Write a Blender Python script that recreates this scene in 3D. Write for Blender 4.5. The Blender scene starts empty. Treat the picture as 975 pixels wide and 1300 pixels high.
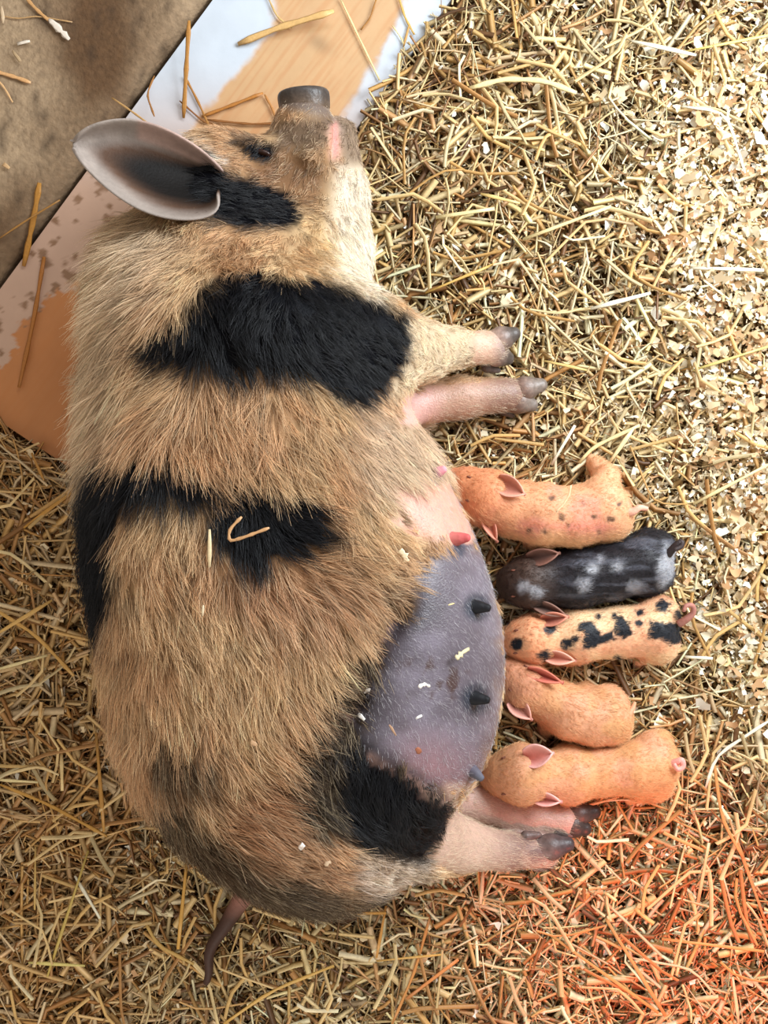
import bpy, math
import numpy as np
from mathutils import Vector, Matrix

# ------------------------------------------------------------------ camera, world, lights, exposure
scene = bpy.context.scene
COL = scene.collection
H = 1.5                                   # camera height above the floor
IW, IH = 975.0, 1300.0
FPX = (IH / 2) / math.tan(math.radians(28))
cam_d = bpy.data.cameras.new('camera')
cam_d.sensor_fit = 'VERTICAL'
cam_d.sensor_height = 24.0
cam_d.lens = 12.0 / math.tan(math.radians(28))
cam_d.clip_start = 0.01
cam = bpy.data.objects.new('camera', cam_d)
cam.location = (0, 0, H)
COL.objects.link(cam)
scene.camera = cam

world = bpy.data.worlds.new('world')
scene.world = world
world.use_nodes = True
wn = world.node_tree.nodes
wn['Background'].inputs[0].default_value = (1.0, 0.90, 0.78, 1)
wn['Background'].inputs[1].default_value = 0.42


def area_light(name, loc, aim, size, power, col):
    d = bpy.data.lights.new(name, 'AREA')
    d.shape = 'RECTANGLE'
    d.size, d.size_y = size
    d.energy = power
    d.color = col
    o = bpy.data.objects.new(name, d)
    o.location = loc
    o.rotation_euler = (Vector(aim) - Vector(loc)).to_track_quat('-Z', 'Y').to_euler()
    COL.objects.link(o)
    return o


# daylight through the barn opening, up and to the right of the frame
area_light('doorway_daylight', (1.30, 0.90, 1.10), (0.1, 0.1, 0.1), (0.9, 0.9), 43, (0.88, 0.95, 1.0))
area_light('window_daylight', (0.65, 1.9, 1.7), (0.1, 0.3, 0.1), (1.0, 0.6), 15, (0.9, 0.96, 1.0))
area_light('added_bottom_fill', (-0.25, -1.75, 1.0), (-0.15, -0.75, 0.0), (0.9, 0.6), 7.5, (1.0, 0.96, 0.88))  # unseen fill light, added to brighten the bedding at the lower left
# red heat lamp hanging over the creep corner
hl = bpy.data.lights.new('heat_lamp', 'SPOT')
hl.energy = 19
hl.color = (1.0, 0.10, 0.035)
hl.spot_size = math.radians(58)
hl.spot_blend = 0.9
hl.shadow_soft_size = 0.05
hlo = bpy.data.objects.new('heat_lamp', hl)
hlo.location = (0.62, -0.84, 0.56)
hlo.rotation_euler = (Vector((0.41, -0.65, 0.0)) - Vector(hlo.location)).to_track_quat('-Z', 'Y').to_euler()
COL.objects.link(hlo)

vs = scene.view_settings
vs.view_transform = 'Standard'
vs.look = 'None'
vs.gamma = 1.0
vs.use_curve_mapping = False
vs.exposure = 0.35
scene.cycles.use_denoising = True
scene.cycles.max_bounces = 6

rng = np.random.default_rng(7)


# ------------------------------------------------------------------ helpers
def P(px, py, z):
    """world point at height z seen at photo pixel (px, py)"""
    s = (H - z) / FPX
    return np.array([(px - IW / 2) * s, (IH / 2 - py) * s, z])


def to_px(v):
    v = np.asarray(v)
    s = FPX / (H - v[..., 2])
    return v[..., 0] * s + IW / 2, IH / 2 - v[..., 1] * s


def lin(c):
    c = np.asarray(c, float)
    if c.max() > 1.001:
        c = c / 255.0
    return np.where(c <= 0.04045, c / 12.92, ((c + 0.055) / 1.055) ** 2.4)


_perm = np.random.default_rng(3).random((256, 256)).astype(np.float32)


def vnoise(x, y):
    xi = np.floor(x).astype(int); yi = np.floor(y).astype(int)
    fx = x - xi; fy = y - yi
    fx = fx * fx * (3 - 2 * fx); fy = fy * fy * (3 - 2 * fy)
    g = lambda a, b: _perm[a & 255, b & 255]
    return ((g(xi, yi) * (1 - fx) + g(xi + 1, yi) * fx) * (1 - fy) + (g(xi, yi + 1) * (1 - fx) + g(xi + 1, yi + 1) * fx) * fy)


def fbm(x, y, n=4):
    s = 0; a = 0.5; t = 0
    for k in range(n):
        s = s + a * vnoise(x * 2 ** k + 17.3 * k, y * 2 ** k - 9.1 * k); t += a; a *= 0.5
    return s / t


def poly_sd(x, y, poly):
    """signed distance (negative inside) to a polygon"""
    poly = np.asarray(poly, float)
    d2 = np.full(x.shape, 1e12); ins = np.zeros(x.shape, bool)
    n = len(poly)
    for i in range(n):
        ax, ay = poly[i]; bx, by = poly[(i + 1) % n]
        ex, ey = bx - ax, by - ay
        t = np.clip(((x - ax) * ex + (y - ay) * ey) / (ex * ex + ey * ey + 1e-9), 0, 1)
        d2 = np.minimum(d2, (x - ax - t * ex) ** 2 + (y - ay - t * ey) ** 2)
        if ay != by:
            c = ((ay > y) != (by > y)) & (x < (bx - ax) * (y - ay) / (by - ay) + ax)
            ins ^= c
    d = np.sqrt(d2)
    return np.where(ins, -d, d)


def sstep(e0, e1, x):
    t = np.clip((x - e0) / (e1 - e0), 0, 1)
    return t * t * (3 - 2 * t)


def smin(a, b, k):
    h = np.clip(0.5 + 0.5 * (b - a) / k, 0, 1)
    return b * (1 - h) + a * h - k * h * (1 - h)


def smax(a, b, k):
    return -smin(-a, -b, k)


def rcone(X, Y, Z, a, b, ra, rb):
    """tapered capsule, good enough as a distance"""
    bx, by, bz = b[0] - a[0], b[1] - a[1], b[2] - a[2]
    L2 = bx * bx + by * by + bz * bz + 1e-12
    t = np.clip(((X - a[0]) * bx + (Y - a[1]) * by + (Z - a[2]) * bz) / L2, 0, 1)
    d = np.sqrt((X - a[0] - t * bx) ** 2 + (Y - a[1] - t * by) ** 2 + (Z - a[2] - t * bz) ** 2)
    return d - (ra + (rb - ra) * t)


def ellip(X, Y, Z, c, r, ang=0.0):
    ca, sa = math.cos(ang), math.sin(ang)
    x = (X - c[0]) * ca + (Y - c[1]) * sa; y = -(X - c[0]) * sa + (Y - c[1]) * ca; z = Z - c[2]
    k0 = np.sqrt((x / r[0]) ** 2 + (y / r[1]) ** 2 + (z / r[2]) ** 2) + 1e-6
    k1 = np.sqrt((x / r[0] ** 2) ** 2 + (y / r[1] ** 2) ** 2 + (z / r[2] ** 2) ** 2) + 1e-6
    return k0 * (k0 - 1) / k1


class Grid:
    """a distance field on a grid: mesh extraction, lookup, camera-ray hits"""

    def __init__(self, lo, hi, step, fn):
        self.lo = np.array(lo, float); self.s = step
        n = np.ceil((np.array(hi) - self.lo) / step).astype(int) + 1
        ax = [(self.lo[k] + step * np.arange(n[k])).astype(np.float32) for k in range(3)]
        X, Y, Z = np.meshgrid(*ax, indexing='ij', sparse=True)
        self.F = np.broadcast_to(fn(X, Y, Z), tuple(n)).astype(np.float32)
        self.n = n

    def at(self, p):
        q = (np.asarray(p) - self.lo) / self.s
        out = np.any((q < 0) | (q > self.n - 1.001), axis=-1)
        q = np.clip(q, 0, self.n - 1.002)
        i = q.astype(int); f = q - i
        r = 0
        for dx in (0, 1):
            for dy in (0, 1):
                for dz in (0, 1):
                    w = (f[..., 0] if dx else 1 - f[..., 0]) * (f[..., 1] if dy else 1 - f[..., 1]) * (f[..., 2] if dz else 1 - f[..., 2])
                    r = r + w * self.F[i[..., 0] + dx, i[..., 1] + dy, i[..., 2] + dz]
        return np.where(out, 1.0, r)

    def normal(self, p):
        p = np.asarray(p, float); e = self.s
        g = np.stack([self.at(p + np.eye(3)[k] * e) - self.at(p - np.eye(3)[k] * e) for k in range(3)], -1)
        return g / (np.linalg.norm(g, axis=-1, keepdims=True) + 1e-9)

    def hit(self, px, py):
        """highest point of the surface on the line from above through the pixel"""
        zs = np.linspace(self.lo[2] + self.s * (self.n[2] - 1), self.lo[2], 600)
        pts = np.array([P(px, py, z) for z in zs])
        f = self.at(pts)
        k = np.nonzero(f < 0)[0]
        return pts[k[0]] if len(k) else None

    def mesh(self):
        F = self.F; n = self.n
        ins = (F < 0)
        cnt = np.zeros(tuple(n - 1), np.int8)
        for dx in (0, 1):
            for dy in (0, 1):
                for dz in (0, 1):
                    cnt += ins[dx:n[0] - 1 + dx, dy:n[1] - 1 + dy, dz:n[2] - 1 + dz]
        act = np.argwhere((cnt > 0) & (cnt < 8))
        idx = np.full(tuple(n - 1), -1, np.int32)
        idx[act[:, 0], act[:, 1], act[:, 2]] = np.arange(len(act))
        corners = [(a, b, c) for a in (0, 1) for b in (0, 1) for c in (0, 1)]
        cv = np.stack([F[act[:, 0] + a, act[:, 1] + b, act[:, 2] + c] for a, b, c in corners], 1)
        acc = np.zeros((len(act), 3)); m = np.zeros(len(act))
        for i, a in enumerate(corners):
            for j, b in enumerate(corners):
                if j > i and sum(abs(a[k] - b[k]) for k in range(3)) == 1:
                    cr = (cv[:, i] < 0) != (cv[:, j] < 0)
                    t = cv[:, i] / (cv[:, i] - cv[:, j] + 1e-12)
                    p = np.array(a)[None] + t[:, None] * (np.array(b) - np.array(a))[None]
                    acc[cr] += p[cr]; m[cr] += 1
        V = self.lo + self.s * (act + acc / m[:, None])
        faces = []
        for ax in range(3):
            u, w = (ax + 1) % 3, (ax + 2) % 3
            sl0 = [slice(None)] * 3; sl1 = [slice(None)] * 3
            sl0[ax] = slice(0, n[ax] - 1); sl1[ax] = slice(1, n[ax])
            for k in (u, w):
                sl0[k] = slice(1, n[k] - 1); sl1[k] = slice(1, n[k] - 1)
            A = ins[tuple(sl0)]; B = ins[tuple(sl1)]
            for flip, msk in ((False, A & ~B), (True, ~A & B)):
                e = np.argwhere(msk)
                e[:, u] += 1; e[:, w] += 1
                q = []
                for du, dw in ((-1, -1), (0, -1), (0, 0), (-1, 0)):
                    c = e.copy(); c[:, u] += du; c[:, w] += dw
                    q.append(idx[c[:, 0], c[:, 1], c[:, 2]])
                q = np.stack(q, 1)
                faces.append(q[:, ::-1] if flip else q)
        Q = np.concatenate(faces)
        # light smoothing
        for it in range(2):
            sm = np.zeros_like(V); ct = np.zeros(len(V))
            for k in range(4):
                a, b = Q[:, k], Q[:, (k + 1) % 4]
                for c in range(3):
                    sm[:, c] += np.bincount(a, V[b, c], len(V)) + np.bincount(b, V[a, c], len(V))
                ct += np.bincount(a, minlength=len(V)) + np.bincount(b, minlength=len(V))
            V = V * 0.5 + 0.5 * sm / ct[:, None]
        return V, Q


def make_mesh(name, V, Q, mat, parent=None, col=None, smooth=True):
    """Q: (n,3) or (n,4) faces. V in world space; the object sits at its parent's frame"""
    V = np.asarray(V, np.float32); Q = np.asarray(Q, np.int32)
    me = bpy.data.meshes.new(name)
    k = Q.shape[1]
    me.vertices.add(len(V)); me.loops.add(Q.size); me.polygons.add(len(Q))
    me.vertices.foreach_set('co', V.ravel())
    me.loops.foreach_set('vertex_index', Q.ravel())
    me.polygons.foreach_set('loop_start', np.arange(0, Q.size, k, dtype=np.int32))
    me.polygons.foreach_set('use_smooth', np.full(len(Q), smooth))
    me.update(calc_edges=True)
    if col is not None:
        c = np.ones((len(V), 4), np.float32); c[:, :np.asarray(col).shape[-1]] = col
        a = me.color_attributes.new('tint', 'FLOAT_COLOR', 'POINT')
        a.data.foreach_set('color', c.ravel())
    me.materials.append(mat)
    return link(name, me, parent)


def link(name, data, parent=None):
    o = bpy.data.objects.new(name, data)
    COL.objects.link(o)
    if parent is not None:
        o.parent = parent
        o.matrix_parent_inverse = Matrix.Translation(-Vector(parent.location))
    return o


def tag(o, label=None, category=None, group=None, kind=None):
    if label: o['label'] = label
    if category: o['category'] = category
    if group: o['group'] = group
    if kind: o['kind'] = kind
    return o


def thing(name, loc, label, category, group=None):
    o = bpy.data.objects.new(name, None)
    o.empty_display_size = 0.05
    o.location = loc
    COL.objects.link(o)
    return tag(o, label, category, group)


def tube(pts, rad, sides=8, cap=True):
    """swept tube through pts with radii; rounded-off ends"""
    pts = np.asarray(pts, float); rad = np.broadcast_to(np.asarray(rad, float), (len(pts),))
    V = []; Q = []
    t = np.gradient(pts, axis=0); t /= np.linalg.norm(t, axis=1, keepdims=True) + 1e-9
    up = np.array([0, 0, 1.0])
    for i in range(len(pts)):
        s = np.cross(t[i], up)
        if np.linalg.norm(s) < 1e-3: s = np.cross(t[i], [1, 0, 0])
        s /= np.linalg.norm(s); b = np.cross(s, t[i])
        for k in range(sides):
            a = 2 * math.pi * k / sides
            V.append(pts[i] + rad[i] * (math.cos(a) * s + math.sin(a) * b))
    for i in range(len(pts) - 1):
        for k in range(sides):
            a = i * sides + k; b = i * sides + (k + 1) % sides
            Q.append((a, b, b + sides, a + sides))
    if cap:
        n = len(V)
        V.append(pts[0] - t[0] * rad[0] * 0.4); V.append(pts[-1] + t[-1] * rad[-1] * 0.5)
        e = (len(pts) - 1) * sides
        for k in range(sides):
            Q.append((n, (k + 1) % sides, k, n)); Q.append((n + 1, e + k, e + (k + 1) % sides, n + 1))
    return np.array(V), Q


def make_poly(name, V, faces, mat, parent=None, col=None, smooth=True):
    me = bpy.data.meshes.new(name)
    me.from_pydata([tuple(map(float, v)) for v in V], [], [tuple(dict.fromkeys(int(i) for i in f)) for f in faces])
    me.polygons.foreach_set('use_smooth', np.full(len(me.polygons), smooth))
    if col is not None:
        c = np.ones((len(V), 4), np.float32); c[:, :3] = col
        a = me.color_attributes.new('tint', 'FLOAT_COLOR', 'POINT'); a.data.foreach_set('color', c.ravel())
    me.materials.append(mat)
    me.update()
    return link(name, me, parent)


# ------------------------------------------------------------------ materials
def material(name, base=None, spec_alpha=False, rough=0.6, attr=False, spec=0.4, noise=0.0, nscale=200.0, bump=0.0, bscale=300.0, sss=0.0, transl=0.0, sheen=0.0):
    m = bpy.data.materials.new(name)
    m.use_nodes = True
    nt = m.node_tree; N = nt.nodes; L = nt.links
    b = N['Principled BSDF']
    b.inputs['Roughness'].default_value = rough
    b.inputs['Specular IOR Level'].default_value = spec
    if sheen: b.inputs['Sheen Weight'].default_value = sheen
    src = None
    if attr:
        a = N.new('ShaderNodeAttribute'); a.attribute_name = 'tint'; src = a.outputs['Color']
        if spec_alpha:                                # bare skin is glossier than skin under the coat
            L.new(a.outputs['Alpha'], b.inputs['Specular IOR Level'])
    else:
        c = N.new('ShaderNodeRGB'); c.outputs[0].default_value = (*lin(base), 1); src = c.outputs[0]
    tc = N.new('ShaderNodeTexCoord')
    if noise:
        nz = N.new('ShaderNodeTexNoise'); nz.inputs['Scale'].default_value = nscale; nz.inputs['Detail'].default_value = 4
        L.new(tc.outputs['Object'], nz.inputs['Vector'])
        mr = N.new('ShaderNodeMapRange'); mr.inputs['From Min'].default_value = 0.25; mr.inputs['From Max'].default_value = 0.75
        mr.inputs['To Min'].default_value = 1 - noise; mr.inputs['To Max'].default_value = 1 + noise
        L.new(nz.outputs['Fac'], mr.inputs['Value'])
        mx = N.new('ShaderNodeMix'); mx.data_type = 'RGBA'; mx.blend_type = 'MULTIPLY'; mx.inputs['Factor'].default_value = 1
        L.new(src, mx.inputs['A']); L.new(mr.outputs['Result'], mx.inputs['B']); src = mx.outputs['Result']
    L.new(src, b.inputs['Base Color'])
    if bump:
        nz = N.new('ShaderNodeTexNoise'); nz.inputs['Scale'].default_value = bscale; nz.inputs['Detail'].default_value = 3
        L.new(tc.outputs['Object'], nz.inputs['Vector'])
        bp = N.new('ShaderNodeBump'); bp.inputs['Strength'].default_value = bump; bp.inputs['Distance'].default_value = 0.003
        L.new(nz.outputs['Fac'], bp.inputs['Height']); L.new(bp.outputs['Normal'], b.inputs['Normal'])
    if sss:
        b.inputs['Subsurface Weight'].default_value = sss
        b.inputs['Subsurface Radius'].default_value = (0.012, 0.005, 0.003)
        b.inputs['Subsurface Scale'].default_value = 1.0
    if transl:
        tr = N.new('ShaderNodeBsdfTranslucent'); ms = N.new('ShaderNodeMixShader'); ms.inputs[0].default_value = transl
        L.new(src, tr.inputs['Color']); L.new(b.outputs[0], ms.inputs[1]); L.new(tr.outputs[0], ms.inputs[2])
        L.new(ms.outputs[0], N['Material Output'].inputs['Surface'])
    return m


M_skin = material('sow_skin', attr=True, spec_alpha=True, rough=0.40, spec=0.45, noise=0.10, nscale=90, bump=0.35, bscale=420)
M_hair = material('sow_hair', attr=True, rough=0.42, spec=0.35)
M_ear = material('ear_skin', attr=True, rough=0.6, spec=0.25, noise=0.10, nscale=120, bump=0.2, bscale=300)
M_hoof = material('hoof_horn', attr=True, rough=0.4, noise=0.3, nscale=150, bump=0.3, bscale=200)
M_piglet = material('piglet_skin', attr=True, rough=0.5, spec=0.25, noise=0.12, nscale=160, bump=0.22, bscale=350, sss=0.12)
M_fuzz = material('piglet_fuzz', attr=True, rough=0.5, spec=0.25)
M_straw = material('straw', attr=True, rough=0.42, spec=0.45, noise=0.12, nscale=260, transl=0.12)
M_shaving = material('pine_shaving', attr=True, rough=0.6, spec=0.3, transl=0.2)
M_board = material('painted_plywood', attr=True, rough=0.45, spec=0.4, noise=0.05, nscale=25, bump=0.1, bscale=60)
M_ply_edge = material('plywood_edge', (70, 55, 42), rough=0.8)
M_concrete = material('dirty_concrete', attr=True, rough=0.9, noise=0.22, nscale=110, bump=0.8, bscale=130)
M_soil = material('trodden_litter', (104, 72, 38), rough=0.95, noise=0.5, nscale=120, bump=1.0, bscale=160)
M_eye = material('eye_dark', (46, 26, 20), rough=0.25)


# ------------------------------------------------------------------ the sow: distance field
trunk = np.array([
    # py, left, right, top z
    (268, 205, 430, 0.20), (300, 160, 462, 0.255), (350, 136, 466, 0.295), (420, 132, 488, 0.335), (500, 125, 512, 0.355), (560, 122, 541, 0.37),
    (620, 121, 574, 0.385), (700, 124, 610, 0.40), (780, 134, 630, 0.405), (850, 144, 632, 0.40), (920, 158, 620, 0.395),
    (975, 182, 600, 0.38), (1020, 220, 572, 0.36), (1062, 264, 542, 0.325), (1098, 308, 515, 0.27), (1120, 350, 485, 0.21), (1132, 400, 440, 0.12)], float)


def sow_field(X, Y, Z):
    zc = trunk[:, 3] * 0.5
    sc = (H - zc) / FPX
    ty = (IH / 2 - trunk[:, 0]) * sc
    tl = (trunk[:, 1] - IW / 2) * sc; tr = (trunk[:, 2] - IW / 2) * sc
    o = np.argsort(ty)
    yy = Y.ravel()

    def ip(v):
        fine = np.linspace(ty.min(), ty.max(), 400)
        w = np.interp(fine, ty[o], v[o])
        ker = np.hanning(31); ker /= ker.sum()
        wp = np.pad(w, 15, mode='edge')
        w2 = np.convolve(wp, ker, 'valid')
        e = np.clip(np.minimum(np.arange(400), 399 - np.arange(400)) / 20.0, 0, 1)
        w = w * (1 - e) + w2 * e
        return np.interp(yy, fine, w).reshape(Y.shape).astype(np.float32)
    L_, R_, T_ = ip(tl), ip(tr), ip(trunk[:, 3])
    C = L_ * 0.52 + R_ * 0.48
    aL = np.maximum(C - L_, 0.01); aR = np.maximum(R_ - C, 0.01); b = T_ * 0.5
    dx = X - C
    u = np.abs(np.where(dx < 0, dx / aL, dx / aR)); w = np.abs((Z - b) / b)
    p = 2.35
    k0 = (u ** p + w ** p) ** (1 / p)
    f = (k0 - 1) * np.minimum(np.minimum(aL, aR), b) * 0.8
    over = np.maximum(np.maximum(Y - ty.max(), ty.min() - Y), 0)
    f = np.where(over > 0, np.maximum(f, 0) + over, f)
    rc = lambda a, b, ra, rb: rcone(X, Y, Z, a, b, ra, rb)

    # udder: a softer sagging mass along the belly line
    f = smin(f, ellip(X, Y, Z, P(538, 860, 0.16), (0.098, 0.175, 0.155), math.radians(-3)), 0.035)
    # crease between flank and udder
    cr = None
    for (a, b2) in (((545, 690), (505, 770)), ((505, 770), (458, 860)), ((458, 860), (432, 925))):
        q = rc(P(*a, 0.365), P(*b2, 0.40), 0.010, 0.012)
        cr = q if cr is None else np.minimum(cr, q)
    f = smax(f, -cr, 0.03)
    # shoulder, ham
    f = smin(f, ellip(X, Y, Z, P(320, 425, 0.24), (0.16, 0.085, 0.125), 0.0), 0.05)
    ham = ellip(X, Y, Z, P(350, 1016, 0.25), (0.145, 0.102, 0.140), math.radians(-24))
    ham = smin(ham, rc(P(420, 1020, 0.28), P(520, 1052, 0.20), 0.088, 0.060), 0.03)
    ham = smin(ham, rc(P(520, 1052, 0.20), P(582, 1073, 0.135), 0.060, 0.036), 0.02)
    ham = smin(ham, rc(P(582, 1073, 0.135), P(640, 1080, 0.095), 0.036, 0.026), 0.015)
    ham = smin(ham, rc(P(640, 1080, 0.095), P(690, 1083, 0.07), 0.025, 0.022), 0.012)
    f = smin(f, ham, 0.016)
    # near foreleg
    arm = rc(P(350, 432, 0.27), P(465, 445, 0.23), 0.088, 0.071)
    arm = smin(arm, rc(P(465, 445, 0.23), P(525, 446, 0.165), 0.071, 0.043), 0.02)
    arm = smin(arm, rc(P(525, 446, 0.165), P(575, 442, 0.115), 0.042, 0.028), 0.02)
    arm = smin(arm, rc(P(575, 442, 0.115), P(622, 441, 0.082), 0.026, 0.024), 0.012)
    f = smin(f, arm, 0.028)
    # far foreleg
    leg = rc(P(440, 520, 0.12), P(505, 518, 0.082), 0.055, 0.034)
    leg = smin(leg, rc(P(505, 518, 0.082), P(585, 505, 0.060), 0.034, 0.030), 0.02)
    leg = smin(leg, rc(P(585, 505, 0.060), P(645, 501, 0.047), 0.029, 0.026), 0.015)
    f = smin(f, leg, 0.022)
    # far hind leg
    leg = rc(P(545, 1005, 0.07), P(600, 1018, 0.052), 0.045, 0.031)
    leg = smin(leg, rc(P(600, 1018, 0.052), P(665, 1036, 0.046), 0.031, 0.028), 0.015)
    leg = smin(leg, rc(P(665, 1036, 0.046), P(715, 1042, 0.043), 0.027, 0.026), 0.012)
    f = smin(f, leg, 0.012)
    # head
    hd = rc(P(292, 262, 0.125), P(375, 258, 0.12), 0.104, 0.078)
    hd = smin(hd, rc(P(400, 300, 0.11), P(412, 250, 0.11), 0.070, 0.062), 0.03)
    hd = smin(hd, rc(P(378, 225, 0.14), P(386, 172, 0.155), 0.066, 0.042), 0.03)
    hd = smin(hd, rc(P(387, 182, 0.155), P(386, 156, 0.156), 0.044, 0.0385), 0.012)
    hd = smin(hd, rc(P(424, 240, 0.115), P(430, 172, 0.125), 0.046, 0.025), 0.015)     # lower jaw
    hd = smin(hd, rc(P(400, 205, 0.20), P(412, 170, 0.178), 0.018, 0.012), 0.018)      # upper lip
    hd = smax(hd, -rc(P(423, 205, 0.178), P(426, 155, 0.165), 0.009, 0.008), 0.008)     # mouth line
    hd = smax(hd, -ellip(X, Y, Z, P(332, 192, 0.235), (0.020, 0.011, 0.020), math.radians(-20)), 0.02)   # eye socket
    hd = smin(hd, rc(P(322, 184, 0.20), P(345, 184, 0.195), 0.010, 0.008), 0.018)      # brow
    f = smin(f, hd, 0.045)
    # flat where it rests
    f = smax(f, 0.013 - Z, 0.02)
    return f


SOW = Grid((-0.46, -0.56, -0.005), (0.34, 0.60, 0.455), 0.005, sow_field)
sow_V, sow_Q = SOW.mesh()

# ---- coat pattern, in photo pixels (the animal's own markings)
BLACK = [
    ([(195, 435), (215, 400), (245, 375), (270, 350), (310, 342), (360, 348), (420, 355), (462, 375), (512, 398), (520, 420), (514, 462), (490, 495), (450, 515),
      (422, 502), (392, 480), (345, 472), (290, 476), (252, 462), (226, 472), (204, 464)], 8),
    ([(240, 190), (275, 200), (300, 222), (345, 233), (378, 247), (386, 270), (380, 288), (320, 288), (280, 284), (255, 262), (225, 235)], 7),
    ([(300, 172), (330, 176), (362, 188), (350, 202), (325, 206), (306, 192)], 7),
    ([(142, 560), (105, 600), (80, 700), (90, 775), (122, 808), (140, 775), (150, 700), (156, 642), (200, 630), (250, 636), (272, 612), (240, 582), (200, 574), (165, 578)], 9),
    ([(268, 620), (288, 602), (330, 606), (372, 622), (402, 652), (426, 672), (408, 692), (370, 702), (330, 718), (292, 712), (272, 682), (266, 650)], 9),
    ([(448, 925), (485, 945), (530, 975), (575, 1015), (572, 1050), (548, 1082), (528, 1096), (500, 1086), (445, 1076), (425, 1050), (424, 1000), (430, 950)], 9),
]
DARKBROWN = [
    ([(505, 770), (470, 800), (430, 850), (392, 900), (368, 960), (350, 1000), (356, 1030), (400, 1055), (432, 1060), (440, 1000), (470, 950), (475, 890), (500, 835), (525, 790)], 18, 0.95),
    ([(188, 935), (240, 942), (276, 958), (255, 978), (215, 990), (195, 972)], 14, 0.85),
    ([(176, 1000), (196, 1070), (245, 1125), (315, 1175), (420, 1195), (500, 1180), (470, 1140), (400, 1128), (330, 1100), (275, 1060), (235, 1020), (215, 990)], 14, 0.85),
    ([(420, 690), (455, 735), (500, 740), (500, 770), (450, 790), (470, 760)], 20, 0.5),
]
UDDER = [(566, 596), (610, 660), (640, 740), (650, 850), (640, 935), (605, 1000), (572, 1030), (530, 992), (482, 965), (442, 935), (450, 882), (480, 822), (508, 772), (528, 705), (560, 690), (580, 650)]
PINK = [(502, 615), (530, 604), (566, 592), (590, 640), (606, 682), (598, 692), (570, 694), (530, 682), (500, 662)]


def coat_colour(px, py, seed_off=0.0):
    """-> base colour (n,3) linear, bare-skin amount, black amount"""
    n1 = fbm(px / 60.0 + 3, py / 60.0 + seed_off, 3)
    n2 = fbm(px / 16.0 + 31, py / 22.0, 3)
    wob = (fbm(px / 13.0 + 5, py / 13.0 + 9, 3) - 0.5) * 26
    tan = lin((206, 162, 120)); gold = lin((220, 184, 140)); brn = lin((164, 116, 78)); cream = lin((226, 204, 158))
    c = tan + (gold - tan) * sstep(0.4, 0.7, n1)[:, None]
    c = c + (brn - c) * (sstep(0.5, 0.8, n2) * 0.45)[:, None]

    def to(col, m):
        nonlocal c
        c = c + (lin(col) - c) * np.clip(m, 0, 1)[:, None]
    # pale mane along the neck and back of the head
    to((222, 196, 164), 0.85 * (1 - sstep(0, 75, poly_sd(px, py, [(160, 262), (90, 330), (60, 560), (110, 560), (140, 420), (190, 300)]))))
    to((222, 190, 140), 0.6 * (1 - sstep(0, 40, poly_sd(px, py, [(395, 240), (470, 220), (480, 390), (440, 370), (420, 320)]))))
    to((246, 232, 212), 0.9 * (1 - sstep(-10, 24, poly_sd(px, py, [(432, 215), (470, 215), (480, 390), (455, 360), (425, 345)]))))
    to((245, 238, 228), 0.9 * (1 - sstep(-6, 14, poly_sd(px, py, [(200, 160), (240, 170), (285, 205), (262, 210), (235, 185)]))))
    to((142, 104, 74), 0.9 * (1 - sstep(-5, 30, poly_sd(px, py, [(355, 192), (410, 215), (400, 262), (370, 238), (330, 215)]))))
    to((126, 104, 86), 0.9 * (1 - sstep(-5, 16, poly_sd(px, py, [(352, 160), (420, 150), (410, 185), (360, 182)]))))
    to((150, 132, 116), 0.8 * (1 - sstep(-5, 14, poly_sd(px, py, [(428, 135), (470, 150), (470, 200), (440, 205), (430, 170)]))))
    to((228, 205, 180), 0.7 * (1 - sstep(0, 50, poly_sd(px, py, [(460, 540), (540, 560), (540, 600), (500, 620), (470, 600)]))))
    to((178, 128, 96), 0.55 * (1 - sstep(-10, 40, poly_sd(px, py, [(300, 720), (430, 740), (420, 790), (330, 780)]))))
    to((150, 98, 66), 0.6 * (1 - sstep(-20, 30, poly_sd(px, py, [(255, 1000), (350, 985), (400, 1090), (440, 1120), (360, 1130), (280, 1060)]))))
    to((226, 208, 192), 0.85 * (1 - sstep(-5, 22, poly_sd(px, py, [(445, 1090), (500, 1095), (535, 1090), (520, 1130), (470, 1145), (440, 1120)]))))
    to((236, 214, 182), 0.9 * (1 - sstep(-4, 12, poly_sd(px, py, [(512, 400), (560, 410), (600, 420), (600, 470), (540, 480), (495, 500), (515, 460)]))))
    for poly, soft, amt in DARKBROWN:
        to((36, 28, 20), amt * (1 - sstep(-soft, soft, poly_sd(px, py, poly) + wob)))
    blk = np.zeros(px.shape)
    for poly, soft in BLACK:
        blk = np.maximum(blk, 1 - sstep(-soft, soft, poly_sd(px, py, poly) + wob * 0.7))
    to((17, 18, 23), blk)
    bare = 1 - sstep(-22, 14, poly_sd(px, py, UDDER) + wob * 0.8)
    bare = np.maximum(bare, 1 - sstep(-20, 16, poly_sd(px, py, PINK) + wob))
    bare = np.maximum(bare, 1 - sstep(-6, 6, poly_sd(px, py, [(508, 502), (540, 490), (720, 470), (720, 535), (560, 540), (508, 540)])))       # far foreleg
    bare = np.maximum(bare, 1 - sstep(-8, 8, poly_sd(px, py, [(572, 1030), (600, 995), (780, 1000), (780, 1110), (560, 1110), (545, 1088), (566, 1050)])))   # hind shanks
    bare = np.maximum(bare, 1 - sstep(-8, 8, poly_sd(px, py, [(600, 405), (680, 400), (680, 480), (600, 475)])))
    bare = np.maximum(bare, 1 - sstep(-8, 8, poly_sd(px, py, [(345, 90), (420, 90), (428, 140), (433, 180), (430, 203), (420, 200), (417, 150), (345, 134)])))
    return c, bare, blk


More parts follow.
